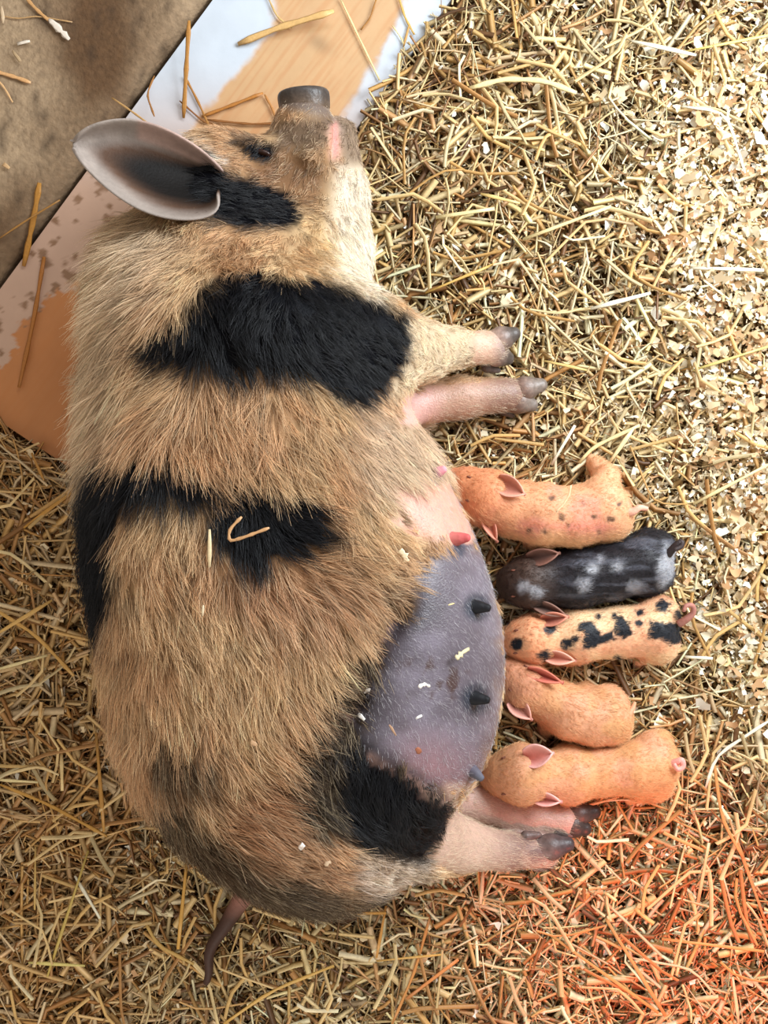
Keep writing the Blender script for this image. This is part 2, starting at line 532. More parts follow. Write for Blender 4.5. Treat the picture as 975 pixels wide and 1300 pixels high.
def skin_colour(V):
    px, py = to_px(V)
    c, bare, blk = coat_colour(px, py)
    n1 = fbm(px / 45.0 + 8, py / 45.0, 4)
    skin = np.tile(lin((214, 166, 148)), (len(px), 1))

    def to(col, m):
        nonlocal skin
        skin = skin + (lin(col) - skin) * np.clip(m, 0, 1)[:, None]
    ud = 1 - sstep(-10, 8, poly_sd(px, py, UDDER) + (n1 - 0.5) * 14)
    to((98, 89, 98), ud)
    to((122, 114, 126), ud * 0.8 * sstep(0.42, 0.68, n1))
    to((150, 108, 112), ud * 0.75 * (1 - sstep(0, 90, np.hypot(px - 545, (py - 985) * 1.1))))
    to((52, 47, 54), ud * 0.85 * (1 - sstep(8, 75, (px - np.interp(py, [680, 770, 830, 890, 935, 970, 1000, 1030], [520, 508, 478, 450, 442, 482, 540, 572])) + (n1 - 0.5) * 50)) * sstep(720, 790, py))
    pk = 1 - sstep(-6, 5, poly_sd(px, py, PINK) + (fbm(px / 9.0, py / 9.0, 3) - 0.5) * 30)
    to((212, 158, 140), pk)
    legs = 1 - sstep(-8, 8, poly_sd(px, py, [(540, 1000), (800, 990), (800, 1130), (540, 1130)]))
    to((206, 172, 154), legs * (1 - ud))
    to((112, 90, 84), legs * (1 - ud) * sstep(600, 680, px) * (0.4 + 0.6 * sstep(0.4, 0.6, n1)))
    to((186, 152, 140), 0.8 * (1 - sstep(-4, 8, poly_sd(px, py, [(565, 995), (720, 1000), (740, 1065), (690, 1064), (600, 1034), (572, 1030)]))))
    fl = 1 - sstep(-6, 8, poly_sd(px, py, [(480, 495), (720, 460), (720, 540), (480, 550)]))
    to((178, 138, 118), fl)
    to((212, 164, 154), fl * (1 - sstep(20, 60, np.hypot(px - 515, py - 515))))
    to((120, 92, 82), fl * sstep(590, 660, px) * (0.5 + 0.5 * n1))
    nf = 1 - sstep(-6, 8, poly_sd(px, py, [(590, 400), (690, 395), (690, 470), (590, 475)]))
    to((206, 168, 146), nf)
    to((140, 120, 118), nf * sstep(618, 645, px))
    sn = 1 - sstep(-5, 10, poly_sd(px, py, [(345, 90), (425, 90), (425, 158), (390, 165), (350, 165)]))
    to((104, 88, 78), sn)
    to((140, 120, 108), 0.8 * (1 - sstep(-5, 10, poly_sd(px, py, [(412, 120), (465, 150), (468, 215), (440, 215), (430, 160)]))))
    to((196, 124, 116), 0.95 * (1 - sstep(-4, 5, poly_sd(px, py, [(422, 160), (427, 156), (430, 180), (428, 200), (422, 194), (420, 175)]))))
    for (tx, ty, r, colr) in ((606, 771, 24, (44, 50, 62)), (604, 887, 27, (40, 46, 58)), (582, 697, 14, (60, 64, 80)), (553, 604, 15, (60, 60, 78)), (606, 985, 14, (60, 62, 76))):
        to(colr, 0.9 * (1 - sstep(r * 0.45, r, np.hypot(px - tx, py - ty))))
    # muck smeared on the udder
    muck = sstep(0.60, 0.72, fbm(px / 14.0 + 2, py / 14.0 + 40, 4)) * (1 - sstep(20, 70, np.hypot(px - 552, py - 876)))
    to((70, 46, 40), ud * muck * 0.9)
    under = c * 0.62
    out = under + (skin - under) * bare[:, None]
    return np.c_[out, 0.04 + 0.46 * bare]


sow = thing('sow', P(370, 660, 0.0), 'large tan and black spotted sow lying on her side, suckling five piglets', 'pig')
body = make_mesh('body', sow_V, sow_Q, M_skin, sow, skin_colour(sow_V))


# ---- hair
FLOW = np.array([
    # px, py, dx, dy, length px
    (385, 150, -0.4, 1, 9), (330, 190, -0.8, 0.5, 10), (300, 175, -1, 0.4, 16), (262, 185, -0.9, 0.3, 24), (420, 230, -0.5, 0.9, 9), (455, 250, 0.2, 1, 12), (450, 335, 0.3, 1, 16),
    (380, 260, -0.7, 0.6, 14), (330, 260, -1, 0.3, 18), (330, 315, 0.3, 1, 22), (400, 320, 0.5, 0.8, 18), (230, 300, -0.3, 1, 34), (150, 300, -0.9, 0.4, 56), (110, 380, -1, 0.25, 62), (100, 480, -1, 0.4, 62), (95, 560, -0.8, 0.8, 56),
    (180, 420, -0.6, 0.9, 46), (300, 400, 0.1, 1, 26), (450, 430, 0.7, 0.6, 20), (540, 440, 1, 0.15, 12), (580, 440, 1, 0.1, 7), (500, 500, 0.8, 0.6, 16), (200, 520, -0.3, 1, 50), (300, 530, 0.05, 1, 50), (400, 550, 0.25, 1, 50), (500, 570, 0.6, 0.9, 40),
    (110, 680, -0.45, 1, 48), (120, 780, -0.3, 1, 40), (190, 700, 0.1, 1, 40), (200, 800, 0.2, 1, 42), (300, 660, 0.45, 0.9, 36), (400, 660, 0.9, 0.5, 36), (300, 780, 0.5, 0.9, 42), (400, 760, 0.85, 0.5, 44), (480, 690, 0.6, 0.9, 34), (490, 750, 0.95, 0.5, 34),
    (250, 880, 0.25, 1, 42), (350, 870, 0.6, 0.8, 42), (430, 850, 0.7, 0.7, 36), (150, 900, 0.0, 1, 44), (170, 990, 0.1, 1, 50), (260, 970, 0.75, 0.6, 40), (330, 1010, 0.75, 0.7, 42), (420, 970, 0.35, 0.95, 28), (480, 1020, 0.45, 0.9, 26), (540, 1060, 0.7, 0.7, 18),
    (280, 1080, 0.75, 0.65, 36), (360, 1120, 0.8, 0.45, 34), (450, 1120, 0.7, 0.5, 30), (510, 1110, 0.8, 0.4, 24), (560, 700, 0.7, 0.8, 22), (580, 850, 0.5, 0.8, 5), (640, 1070, 1, 0.1, 4), (620, 510, 1, 0, 6)], float)


def hair_curves(name, V, Q, parent, mat, n_guides, kids, flow_fn, colour_fn, r0, spread, lift, seed, segs=4, min_z=0.03, up=None, contrast=1.0):
    g = np.random.default_rng(seed)
    a, b, c, d = V[Q[:, 0]], V[Q[:, 1]], V[Q[:, 2]], V[Q[:, 3]]
    fn = np.cross(c - a, d - b); area = np.linalg.norm(fn, axis=1) * 0.5
    fn = fn / (2 * area[:, None] + 1e-12)
    if up is not None: fn = fn * up
    ctr = (a + b + c + d) / 4
    px, py = to_px(ctr)
    dens = flow_fn(px, py)[3]
    ok = (ctr[:, 2] > min_z) & (fn[:, 2] > -0.55)
    w = area * dens * ok
    f = g.choice(len(Q), n_guides, p=w / w.sum())
    s, t = g.random(n_guides)[:, None], g.random(n_guides)[:, None]
    root = (a[f] * (1 - s) + b[f] * s) * (1 - t) + (d[f] * (1 - s) + c[f] * s) * t
    nrm = fn[f]
    px, py = to_px(root)
    dx, dy, ln, _ = flow_fn(px, py)
    D = np.stack([dx, -dy, np.zeros_like(dx)], 1)
    D += g.normal(0, 0.20, D.shape)
    D -= nrm * np.sum(D * nrm, 1, keepdims=True)
    D /= np.linalg.norm(D, axis=1, keepdims=True) + 1e-6
    ln = ln * g.uniform(0.65, 1.25, n_guides)
    # children around each guide
    N = n_guides * kids
    rp = np.repeat
    off = g.normal(0, spread, (N, 3)); nn = rp(nrm, kids, 0)
    off -= nn * np.sum(off * nn, 1, keepdims=True)
    R = rp(root, kids, 0) + off
    DD = rp(D, kids, 0) + g.normal(0, 0.10, (N, 3)); LL = rp(ln, kids) * g.uniform(0.75, 1.15, N)
    LF = lift * g.uniform(0.4, 1.5, N)
    curl = g.normal(0, 0.06, (N, 3))
    pts = np.zeros((N, segs + 1, 3), np.float32)
    for k in range(segs + 1):
        u = k / segs
        p = R - off * (0.55 * u) + DD * (LL * u)[:, None] + nn * (LL * LF * (u - 0.55 * u * u) - 0.0015 * (1 - u))[:, None] + curl * (LL * u * u)[:, None]
        p[:, 2] = np.maximum(p[:, 2], 0.02)
        pts[:, k] = p
    cv = bpy.data.hair_curves.new(name)
    cv.add_curves([segs + 1] * N)
    cv.attributes['position'].data.foreach_set('vector', pts.ravel())
    ra = cv.attributes.get('radius') or cv.attributes.new('radius', 'FLOAT', 'POINT')
    prof = r0 * np.linspace(1, 0.25, segs + 1)
    ra.data.foreach_set('value', np.tile(prof, N).astype(np.float32))
    px, py = to_px(R)
    base = colour_fn(px, py, g)
    # root a little deeper than the tip, strand to strand variation
    var = rp(g.normal(1, 0.17 * contrast, n_guides), kids) * g.normal(1, 0.13 * contrast, N)
    colr = np.ones((N, segs + 1, 4), np.float32)
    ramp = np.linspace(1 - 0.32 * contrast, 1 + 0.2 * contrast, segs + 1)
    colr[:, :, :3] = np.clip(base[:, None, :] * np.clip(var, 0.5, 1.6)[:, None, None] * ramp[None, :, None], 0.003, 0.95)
    ca = cv.attributes.new('tint', 'FLOAT_COLOR', 'POINT')
    ca.data.foreach_set('color', colr.ravel())
    cv.materials.append(mat)
    o = link(name, cv, parent)
    o['kind'] = 'stuff'
    return o


def sow_flow(px, py):
    w = 1.0 / ((px[:, None] - FLOW[None, :, 0]) ** 2 + (py[:, None] - FLOW[None, :, 1]) ** 2 + 300.0) ** 1.6
    w /= w.sum(1, keepdims=True)
    dx, dy, ln = w @ FLOW[:, 2], w @ FLOW[:, 3], w @ FLOW[:, 4]
    # swirling cowlicks
    a = (fbm(px / 55.0 + 11, py / 55.0 + 4, 2) - 0.5) * 1.6
    dx, dy = dx * np.cos(a) - dy * np.sin(a), dx * np.sin(a) + dy * np.cos(a)
    n = np.hypot(dx, dy) + 1e-6
    _, bare, _ = coat_colour(px, py)
    dens = np.clip(1.0 - 1.15 * bare, 0, 1)
    ln = ln * (1 - 0.5 * bare) * (1.25 / FPX)
    return dx / n, dy / n, np.maximum(ln, 0.004), dens


def sow_hair_colour(px, py, g):
    c, bare, blk = coat_colour(px, py)
    pale = lin((226, 204, 168))
    m = (g.random(len(px)) < 0.22) & (blk < 0.5)
    c = np.where(m[:, None], c * 0.6 + pale * 0.4, c)
    bl = (g.random(len(px)) < 0.05) & (blk < 0.5)
    c = np.where(bl[:, None], c * 0.4, c)
    return c


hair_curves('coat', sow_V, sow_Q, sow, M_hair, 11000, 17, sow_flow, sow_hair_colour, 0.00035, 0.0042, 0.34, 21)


def fine_flow(px, py):
    dx, dy, ln, _ = sow_flow(px, py)
    _, bare, _ = coat_colour(px, py)
    leg = (px > 560) & ((py < 545) | (py > 1000))
    dx = np.where(leg, 1.0, dx); dy = np.where(leg, 0.15, dy)
    return dx, dy, np.where(leg, 0.011, 0.009) + 0 * px, np.clip(bare * 1.3 - 0.3, 0, 1) * np.where(leg, 1.8, 1.0)


def fine_colour(px, py, g):
    c = np.tile(lin((190, 186, 190)), (len(px), 1))
    leg = (py < 548) | (py > 1000)
    return np.where(leg[:, None], lin((226, 204, 178)), c)


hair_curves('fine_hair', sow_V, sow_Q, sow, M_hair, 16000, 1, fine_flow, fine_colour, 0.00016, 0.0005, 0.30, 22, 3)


# ---- ears
def lerp_path(pts, n, tip=False, soft=3):
    pts = np.asarray(pts, float)
    d = np.r_[0, np.cumsum(np.linalg.norm(np.diff(pts, axis=0), axis=1))]
    # Catmull-ish smoothing
    t = np.linspace(0, d[-1], n)
    if tip: t = d[-1] * np.sin(np.linspace(0, math.pi / 2, n))
    q = np.stack([np.interp(t, d, pts[:, k]) for k in range(pts.shape[1])], 1)
    for _ in range(soft):
        q[1:-1] = 0.25 * q[:-2] + 0.5 * q[1:-1] + 0.25 * q[2:]
    return q


def ear_sheet(name, upper, lower, z_edge, cup, parent, mat, colour, n=22, m=13, thick=0.004, rim=0.0):
    """cupped sheet between two edge paths given in photo pixels, with real thickness"""
    U = lerp_path(upper, n, True); Lw = lerp_path(lower, n, True)
    V = []; C = []
    for i in range(n):
        u = i / (n - 1)
        for j in range(m):
            v = j / (m - 1)
            q = U[i] * (1 - v) + Lw[i] * v
            bow = 1 - (2 * v - 1) ** 2
            z = z_edge(u, v) - cup(u) * bow + rim * (abs(2 * v - 1) ** 6) * math.sin(math.pi * min(1, u * 1.0)) ** 0.7
            V.append(P(q[0], q[1], z)); C.append(colour(u, v))
    F = [(i * m + j, i * m + j + 1, (i + 1) * m + j + 1, (i + 1) * m + j) for i in range(n - 1) for j in range(m - 1)]
    o = make_mesh(name, np.array(V), np.array(F), mat, parent, np.array(C))
    s = o.modifiers.new('thickness', 'SOLIDIFY'); s.thickness = thick; s.offset = -1
    b = o.modifiers.new('round', 'SUBSURF'); b.levels = 1; b.render_levels = 1
    return o


def sow_ear_colour(u, v):
    # u from base to tip, v from the upper to the lower edge
    grey = lin((160, 148, 140)); blk = lin((14, 11, 10)); brown = lin((92, 68, 54)); pink = lin((196, 160, 148))
    d = math.hypot((u - 0.04) / 0.62, (v - 0.58) / 0.38)
    t = float(sstep(0.55, 1.15, np.array(d)))
    c = blk + (brown - blk) * min(1, t * 2) if t < 0.5 else brown + (grey - brown) * (t - 0.5) * 2
    if v < 0.22 and u < 0.4: c = c * 0.4 + pink * 0.6
    n = float(vnoise(np.array(u * 14.0), np.array(v * 9.0)))
    return c * (0.85 + 0.3 * n)


ear_sheet('ear', [(286, 216), (268, 196), (240, 175), (205, 157), (168, 147), (138, 149), (112, 157), (97, 168), (92, 177)],
          [(278, 246), (289, 262), (277, 278), (245, 284), (212, 282), (175, 270), (140, 247), (112, 221), (98, 204), (92, 192)],
          lambda u, v: 0.236 + 0.030 * math.sin(math.pi * min(1, u * 0.8)) + (0.012 + 0.034 * (1 - u) ** 2) * v, lambda u: 0.050 * (1 - u) ** 0.6, sow, M_ear, sow_ear_colour, 30, 17, 0.005, 0.010)
hair_in = None


# ---- eye, snout disc, hooves, dewclaws, teats, tail
def blob(name, parent, mat, col, fn, ctr, half, step):
    g = Grid(np.array(ctr) - half, np.array(ctr) + half, step, fn)
    V, Q = g.mesh()
    cc = col(V) if callable(col) else np.tile(lin(col), (len(V), 1))
    return make_mesh(name, V, Q, mat, parent, cc)


e = SOW.hit(333, 193)
blob('eye', sow, M_eye, (46, 26, 20), lambda X, Y, Z: smin(ellip(X, Y, Z, e, (0.0115, 0.0035, 0.005), math.radians(-15)), ellip(X, Y, Z, e - np.array([0, 0.002, 0.002]), (0.013, 0.0028, 0.004), math.radians(-15)), 0.002), e, np.array([0.02, 0.014, 0.012]), 0.0012)

sa, sb = P(388, 150, 0.155), P(385, 119, 0.162)


def snout_fn(X, Y, Z):
    ax = (sb - sa) / np.linalg.norm(sb - sa)
    d0 = (X - sb[0]) * ax[0] + (Y - sb[1]) * ax[1] + (Z - sb[2]) * ax[2]
    rr = np.sqrt(np.maximum((X - sb[0]) ** 2 + (Y - sb[1]) ** 2 + (Z - sb[2]) ** 2 - d0 ** 2, 0))
    f = smax(rr - (0.0355 + 0.07 * np.maximum(d0 + 0.020, 0)), np.abs(d0 + 0.012) - 0.017, 0.011)
    for s in (-1, 1):
        c = sb + np.array([0.0125 * s, 0, 0.004]) + ax * 0.003
        f = smax(f, -ellip(X, Y, Z, c, (0.0065, 0.010, 0.0095)), 0.004)
    return f


blob('snout', sow, M_hoof, lambda V: np.tile(lin((66, 59, 56)), (len(V), 1)) * (0.7 + 0.5 * fbm(V[:, 0] * 120, V[:, 2] * 120 + 7, 3))[:, None] + sstep(0.006, 0.030, sb[1] - V[:, 1])[:, None] * (lin((104, 86, 72)) - lin((66, 59, 56))), snout_fn, sb, np.array([0.05, 0.035, 0.05]), 0.0022)


def hoof_pair(tips, root, z, r, dark):
    """two toes from the pastern: root px -> tip px"""
    for (tx, ty, tz) in tips:
        a, b = P(*root[0], root[1]), P(tx, ty, tz)
        mid = a * 0.35 + b * 0.65
        side = np.array(b - a); side /= np.linalg.norm(side)

        def fn(X, Y, Z, a=a, b=b, mid=mid):
            f = rcone(X, Y, Z, a * 0.7 + mid * 0.3, mid, r * 0.80, r)
            f = smin(f, rcone(X, Y, Z, mid, b, r, r * 0.62), 0.006)
            return smax(f, 0.014 - Z, 0.004)

        def colr(V, a=a, b=b):
            t = ((V - a) @ (b - a)) / ((b - a) @ (b - a))
            c0, c1 = lin(dark[0]), lin(dark[1])
            k = sstep(0.45, 0.95, t)[:, None]
            return (c0 * (1 - k) + c1 * k) * (0.75 + 0.5 * fbm(V[:, 0] * 150, V[:, 1] * 150, 3))[:, None]
        lo = np.minimum(a, b) - 0.03; hi = np.maximum(a, b) + 0.03
        blob('hoof', sow, M_hoof, colr, fn, (lo + hi) / 2, (hi - lo) / 2, 0.0026)


def dewclaw(px, py, z, tx, ty, tz):
    a, b = P(px, py, z), P(tx, ty, tz)
    lo = np.minimum(a, b) - 0.02; hi = np.maximum(a, b) + 0.02
    blob('dewclaw', sow, M_hoof, (98, 84, 80), lambda X, Y, Z: rcone(X, Y, Z, a, b, 0.009, 0.005), (lo + hi) / 2, (hi - lo) / 2, 0.002)


hoof_pair([(652, 424, 0.080), (644, 455, 0.062)], ((608, 441), 0.086), 0.08, 0.0175, ((160, 134, 122), (78, 70, 66)))
hoof_pair([(686, 489, 0.046), (674, 514, 0.040)], ((628, 502), 0.050), 0.04, 0.0180, ((128, 100, 88), (120, 108, 100)))
dewclaw(632, 518, 0.040, 650, 527, 0.032)
dewclaw(618, 466, 0.060, 632, 470, 0.052)
hoof_pair([(754, 1030, 0.040), (742, 1052, 0.050)], ((698, 1039), 0.045), 0.04, 0.0180, ((96, 78, 72), (52, 46, 44)))
hoof_pair([(720, 1072, 0.078), (696, 1094, 0.058)], ((662, 1081), 0.080), 0.06, 0.0185, ((110, 92, 88), (66, 60, 62)))
dewclaw(706, 1054, 0.060, 724, 1060, 0.060)
dewclaw(668, 1062, 0.085, 684, 1060, 0.080)


def teat(px, py, tx, ty, r, c0, c1, ln=0.02):
    p = SOW.hit(px, py); n = SOW.normal(p)
    q = P(tx, ty, p[2] + 0.004)
    ax = q - p; ax = ax + n * 0.012; ax /= np.linalg.norm(ax)
    b = p + ax * ln
    lo = np.minimum(p, b) - 0.022; hi = np.maximum(p, b) + 0.022

    def fn(X, Y, Z):
        f = rcone(X, Y, Z, p - n * 0.004, p + ax * ln * 0.4, r * 1.6, r)
        f = smin(f, rcone(X, Y, Z, p + ax * ln * 0.3, b, r, r * 0.78), 0.004)
        return smax(f, -rcone(X, Y, Z, b + ax * r, b + ax * r * 1.4, r * 0.35, r * 0.3), 0.003)

    def colr(V):
        t = sstep(0.0, 1.0, ((V - p) @ ax) / ln)[:, None]
        return lin(c0) * (1 - t) + lin(c1) * t
    return blob('teat', sow, M_ear, colr, fn, (lo + hi) / 2, (hi - lo) / 2, 0.0018)


tag(teat(603, 770, 620, 775, 0.0068, (28, 29, 34), (22, 22, 26), 0.016), 'black teat')
tag(teat(602, 886, 622, 888, 0.0068, (26, 27, 32), (22, 22, 26), 0.016), 'black teat')
tag(teat(577, 684, 598, 686, 0.0070, (196, 110, 104), (200, 92, 92), 0.016), 'raw pink teat')
tag(teat(551, 602, 563, 597, 0.0065, (90, 84, 100), (226, 150, 160), 0.014), 'pink tipped teat')
tag(teat(600, 978, 610, 990, 0.0060, (90, 84, 96), (96, 96, 108), 0.014), 'grey teat')
tl = [P(318, 1128, 0.10), P(304, 1146, 0.075), P(294, 1162, 0.06), P(283, 1180, 0.052), P(270, 1196, 0.05), P(262, 1215, 0.05), P(268, 1232, 0.046), P(262, 1248, 0.04)]
tl = lerp_path(tl, 20)
V, F = tube(tl, np.linspace(0.016, 0.005, 20), 10)
tcol = np.array([lin((176, 122, 108)) * (1 - k) + lin((70, 48, 40)) * k for k in np.clip((V[:, 1].max() - V[:, 1]) / 0.07, 0, 1)])
make_poly('tail', V, F, M_ear, sow, tcol)


# ------------------------------------------------------------------ piglets
PIGLETS = []


def piglet(label, spine, bulges, legs, ears, eyes, tail, colour_fn, fuzz_col, seed, fuzz_len=0.0085):
    """spine: (px,py,z,r px) snout to rump; legs: lists of (px,py,z,r px); all given where the photo shows them"""
    R = lambda q: q[3] * (H - q[2]) / FPX

    def fn(X, Y, Z):
        f = None
        for a, b in zip(spine[:-1], spine[1:]):
            q = rcone(X, Y, Z, P(*a[:3]), P(*b[:3]), R(a), R(b))
            f = q if f is None else smin(f, q, 0.009)
        for q in bulges:
            f = smin(f, np.sqrt(sum((w - c) ** 2 for w, c in zip((X, Y, Z), P(*q[:3])))) - R(q), 0.014)
        # flat snout end with nostrils
        a, b = P(*spine[0][:3]), P(*spine[1][:3])
        ax = (a - b) / np.linalg.norm(a - b)
        d = (X - a[0]) * ax[0] + (Y - a[1]) * ax[1] + (Z - a[2]) * ax[2]
        f = smax(f, d - R(spine[0]) * 0.55, 0.004)
        sd = np.array([-ax[1], ax[0], 0]); sd /= np.linalg.norm(sd)
        for s in (-1, 1):
            f = smax(f, -(np.sqrt(sum((q - c) ** 2 for q, c in zip((X, Y, Z), a + ax * R(spine[0]) * 0.7 + sd * s * 0.005))) - 0.003), 0.002)
        for lg in legs:
            for a, b in zip(lg[:-1], lg[1:]):
                f = smin(f, rcone(X, Y, Z, P(*a[:3]), P(*b[:3]), R(a), R(b)), 0.010)
        return smax(f, 0.012 - Z, 0.006)
    allp = list(spine) + list(bulges) + [q for lg in legs for q in lg]
    pts = np.array([P(*q[:3]) for q in allp]); rr = np.array([R(q) for q in allp])[:, None]
    lo = (pts - rr).min(0) - 0.008; hi = (pts + rr).max(0) + 0.008
    lo[2] = 0.004
    g = Grid(lo, hi, 0.0021, fn)
    PIGLETS.append(g)
    V, Q = g.mesh()
    root = thing('piglet', [*pts[len(spine) // 2][:2], 0.0], label, 'piglet', 'piglets suckling in a row at the udder')
    px, py = to_px(V)
    make_mesh('body', V, Q, M_piglet, root, colour_fn(px, py))
    # hooves on the leg ends
    for lg in legs:
        a, b = P(*lg[-2][:3]), P(*lg[-1][:3])
        ax = (b - a) / (np.linalg.norm(b - a) + 1e-9)
        sd = np.cross(ax, [0, 0, 1]); sd /= np.linalg.norm(sd) + 1e-9
        r = R(lg[-1])
        for s in (-1, 1):
            p0 = b + sd * s * r * 0.45; p1 = p0 + ax * r * 1.3
            p0[2] = max(p0[2], 0.018); p1[2] = max(p1[2], 0.016)
            hv, hf = tube([p0, p0 * 0.5 + p1 * 0.5, p1], [r * 0.55, r * 0.52, r * 0.25], 8)
            make_poly('hoof', hv, hf, M_hoof, root, np.tile(lin((160, 122, 104)), (len(hv), 1)))
    for (base, tip, wid, zb, zt, c_out, c_in) in ears:
        b = np.array(base, float); t = np.array(tip, float)
        ax = t - b; pr = np.array([-ax[1], ax[0]]) / np.linalg.norm(ax)
        up = [b + pr * wid * 0.32, b + ax * 0.25 + pr * wid * 0.50, b + ax * 0.55 + pr * wid * 0.45, b + ax * 0.85 + pr * wid * 0.22, t]
        lw = [b - pr * wid * 0.32, b + ax * 0.25 - pr * wid * 0.50, b + ax * 0.55 - pr * wid * 0.45, b + ax * 0.85 - pr * wid * 0.22, t + np.array([0.01, 0.01])]
        ci, co = lin(c_in), lin(c_out)
        ear_sheet('ear', up, lw, lambda u, v, zb=zb, zt=zt: zb - 0.010 * (1 - u) ** 3 + (zt - zb) * u + 0.004 * math.sin(3 * u), lambda u: 0.013 * (1 - u * 0.75), root, M_ear,
                  lambda u, v, ci=ci, co=co: ci + (co - ci) * min(1, abs(2 * v - 1) ** 2 * 0.8 + u * u * 0.6), 16, 11, 0.003)
    for (ex, ey) in eyes:
        p = g.hit(ex, ey)
        if p is not None:
            a, b = P(*spine[0][:3]), P(*spine[1][:3])
            an = math.atan2(b[1] - a[1], b[0] - a[0])
            blob('eye', root, M_ear, (120, 72, 56), lambda X, Y, Z: ellip(X, Y, Z, p, (0.0048, 0.0018, 0.0024), an), p, np.array([0.008] * 3), 0.0009)
    tp = lerp_path([P(*q[:3]) for q in tail[0]], 22)
    tv, tf = tube(tp, np.linspace(tail[1], tail[1] * 0.45, 22), 8)
    make_poly('tail', tv, tf, M_piglet, root, np.tile(lin(tail[2]), (len(tv), 1)))

    axis = np.array([[q[0], q[1]] for q in spine], float)
    seg = np.diff(axis, axis=0)

    def flow(px, py):
        mid = (axis[:-1] + axis[1:]) / 2
        w = 1 / ((px[:, None] - mid[None, :, 0]) ** 2 + (py[:, None] - mid[None, :, 1]) ** 2 + 60) ** 2
        w /= w.sum(1, keepdims=True)
        dx, dy = w @ seg[:, 0], w @ seg[:, 1]
        n = np.hypot(dx, dy) + 1e-6
        return dx / n, dy / n, np.full(px.shape, fuzz_len), np.ones(px.shape)
    hair_curves('fuzz', V, Q, root, M_fuzz, 5200, 3, flow, lambda px, py, gg: colour_fn(px, py) * 0.5 + lin(fuzz_col) * 0.5 if fuzz_col else colour_fn(px, py), 0.00020, 0.0016, 0.30, seed, 3, 0.016, None, 0.6)
    return root


def base_colour(main, pink, dark):
    def f(px, py):
        n1 = fbm(px / 28.0 + main[0], py / 28.0, 3); n2 = fbm(px / 9.0, py / 9.0 + main[1], 3)
        c = lin(main) + (lin(pink) - lin(main)) * sstep(0.42, 0.66, n1)[:, None]
        return c + (lin(dark) - c) * (sstep(0.55, 0.8, n2) * 0.4)[:, None]
    return f


def spots(c, px, py, lst, col, soft=2.5):
    wob = (fbm(px / 5.0 + 3, py / 5.0 + 8, 2) - 0.5) * 6
    for s in lst:
        if len(s) == 3:
            d = np.hypot(px - s[0], py - s[1]) - s[2]
        else:
            d = poly_sd(px, py, s)
        m = 1 - sstep(-soft, soft, d + wob)
        c = c + (lin(col) - c) * m[:, None]
    return c


def p1_col(px, py):
    c = base_colour((226, 170, 130), (228, 158, 132), (200, 134, 100))(px, py)
    head = 1 - sstep(620, 690, px)
    c = c + (lin((214, 138, 96)) - c) * (head * 0.75)[:, None]
    line = np.exp(-((py - (668 + 0.02 * (px - 700))) / 6.0) ** 2) * sstep(650, 690, px) * (1 - sstep(770, 795, px))
    c = c + (lin((226, 138, 120)) - c) * (line * 0.6)[:, None]
    c = c + (lin((232, 176, 120)) - c) * (sstep(672, 690, py) * 0.6)[:, None]
    return spots(c, px, py, [(700, 632, 3.5), (713, 656, 4.5), (692, 676, 3.8), (672, 674, 3), (722, 666, 3), (754, 657, 3), (775, 659, 4), (740, 640, 2.5), (760, 675, 2.5), (786, 640, 3)], (110, 78, 62), 2.2)


def p2_col(px, py):
    c = np.tile(lin((38, 35, 39)), (len(px), 1)) * (0.65 + 0.7 * fbm(px / 8.0, py / 5.0 + 4, 3))[:, None]
    head = 1 - sstep(670, 720, px)
    c = c + (lin((84, 64, 54)) - c) * (head * 0.8)[:, None]
    c = spots(c, px, py, [(752, 722, 6), (783, 720, 5.5), (740, 742, 8), (664, 745, 7), (680, 752, 7), (806, 745, 8), [(845, 690), (864, 704), (852, 735), (838, 748), (834, 722)], (640, 772, 6), (762, 710, 4)], (168, 168, 174), 6)
    c = c + (lin((112, 114, 126)) - c) * (sstep(0.45, 0.7, fbm(px / 30.0 + 5, py / 7.0, 3)) * sstep(690, 740, px) * 0.45)[:, None]
    return c


def p3_col(px, py):
    c = base_colour((240, 200, 158), (236, 180, 142), (222, 164, 122))(px, py)
    head = 1 - sstep(680, 730, px)
    c = c + (lin((226, 152, 108)) - c) * (head * 0.7)[:, None]
    S = [(656, 818, 9), (690, 832, 8), (697, 799, 8), [(735, 790), (752, 789), (762, 806), (778, 802), (780, 812), (758, 818), (748, 826), (738, 822), (742, 806), (732, 800)],
         [(783, 782), (792, 784), (803, 804), (792, 812), (779, 806)], (780, 783, 5), (718, 817, 7), (729, 812, 5), (811, 792, 4.5), (759, 783, 4), (783, 834, 5), (812, 778, 5), [(826, 788), (838, 790), (866, 792), (870, 815), (852, 820), (836, 810), (820, 812)],
         (840, 770, 9), (868, 782, 12), (640, 792, 6)]
    return spots(c, px, py, S, (36, 38, 44), 1.6)


p45 = base_colour((214, 160, 112), (220, 162, 126), (192, 132, 90))


def p4_col(px, py):
    c = p45(px, py)
    c = c + (lin((200, 134, 104)) - c) * ((1 - sstep(670, 730, px)) * 0.6)[:, None]
    return c


def p5_col(px, py):
    c = p45(px + 300, py)
    c = c + (lin((194, 136, 100)) - c) * ((1 - sstep(640, 720, px)) * 0.7)[:, None]
    return c


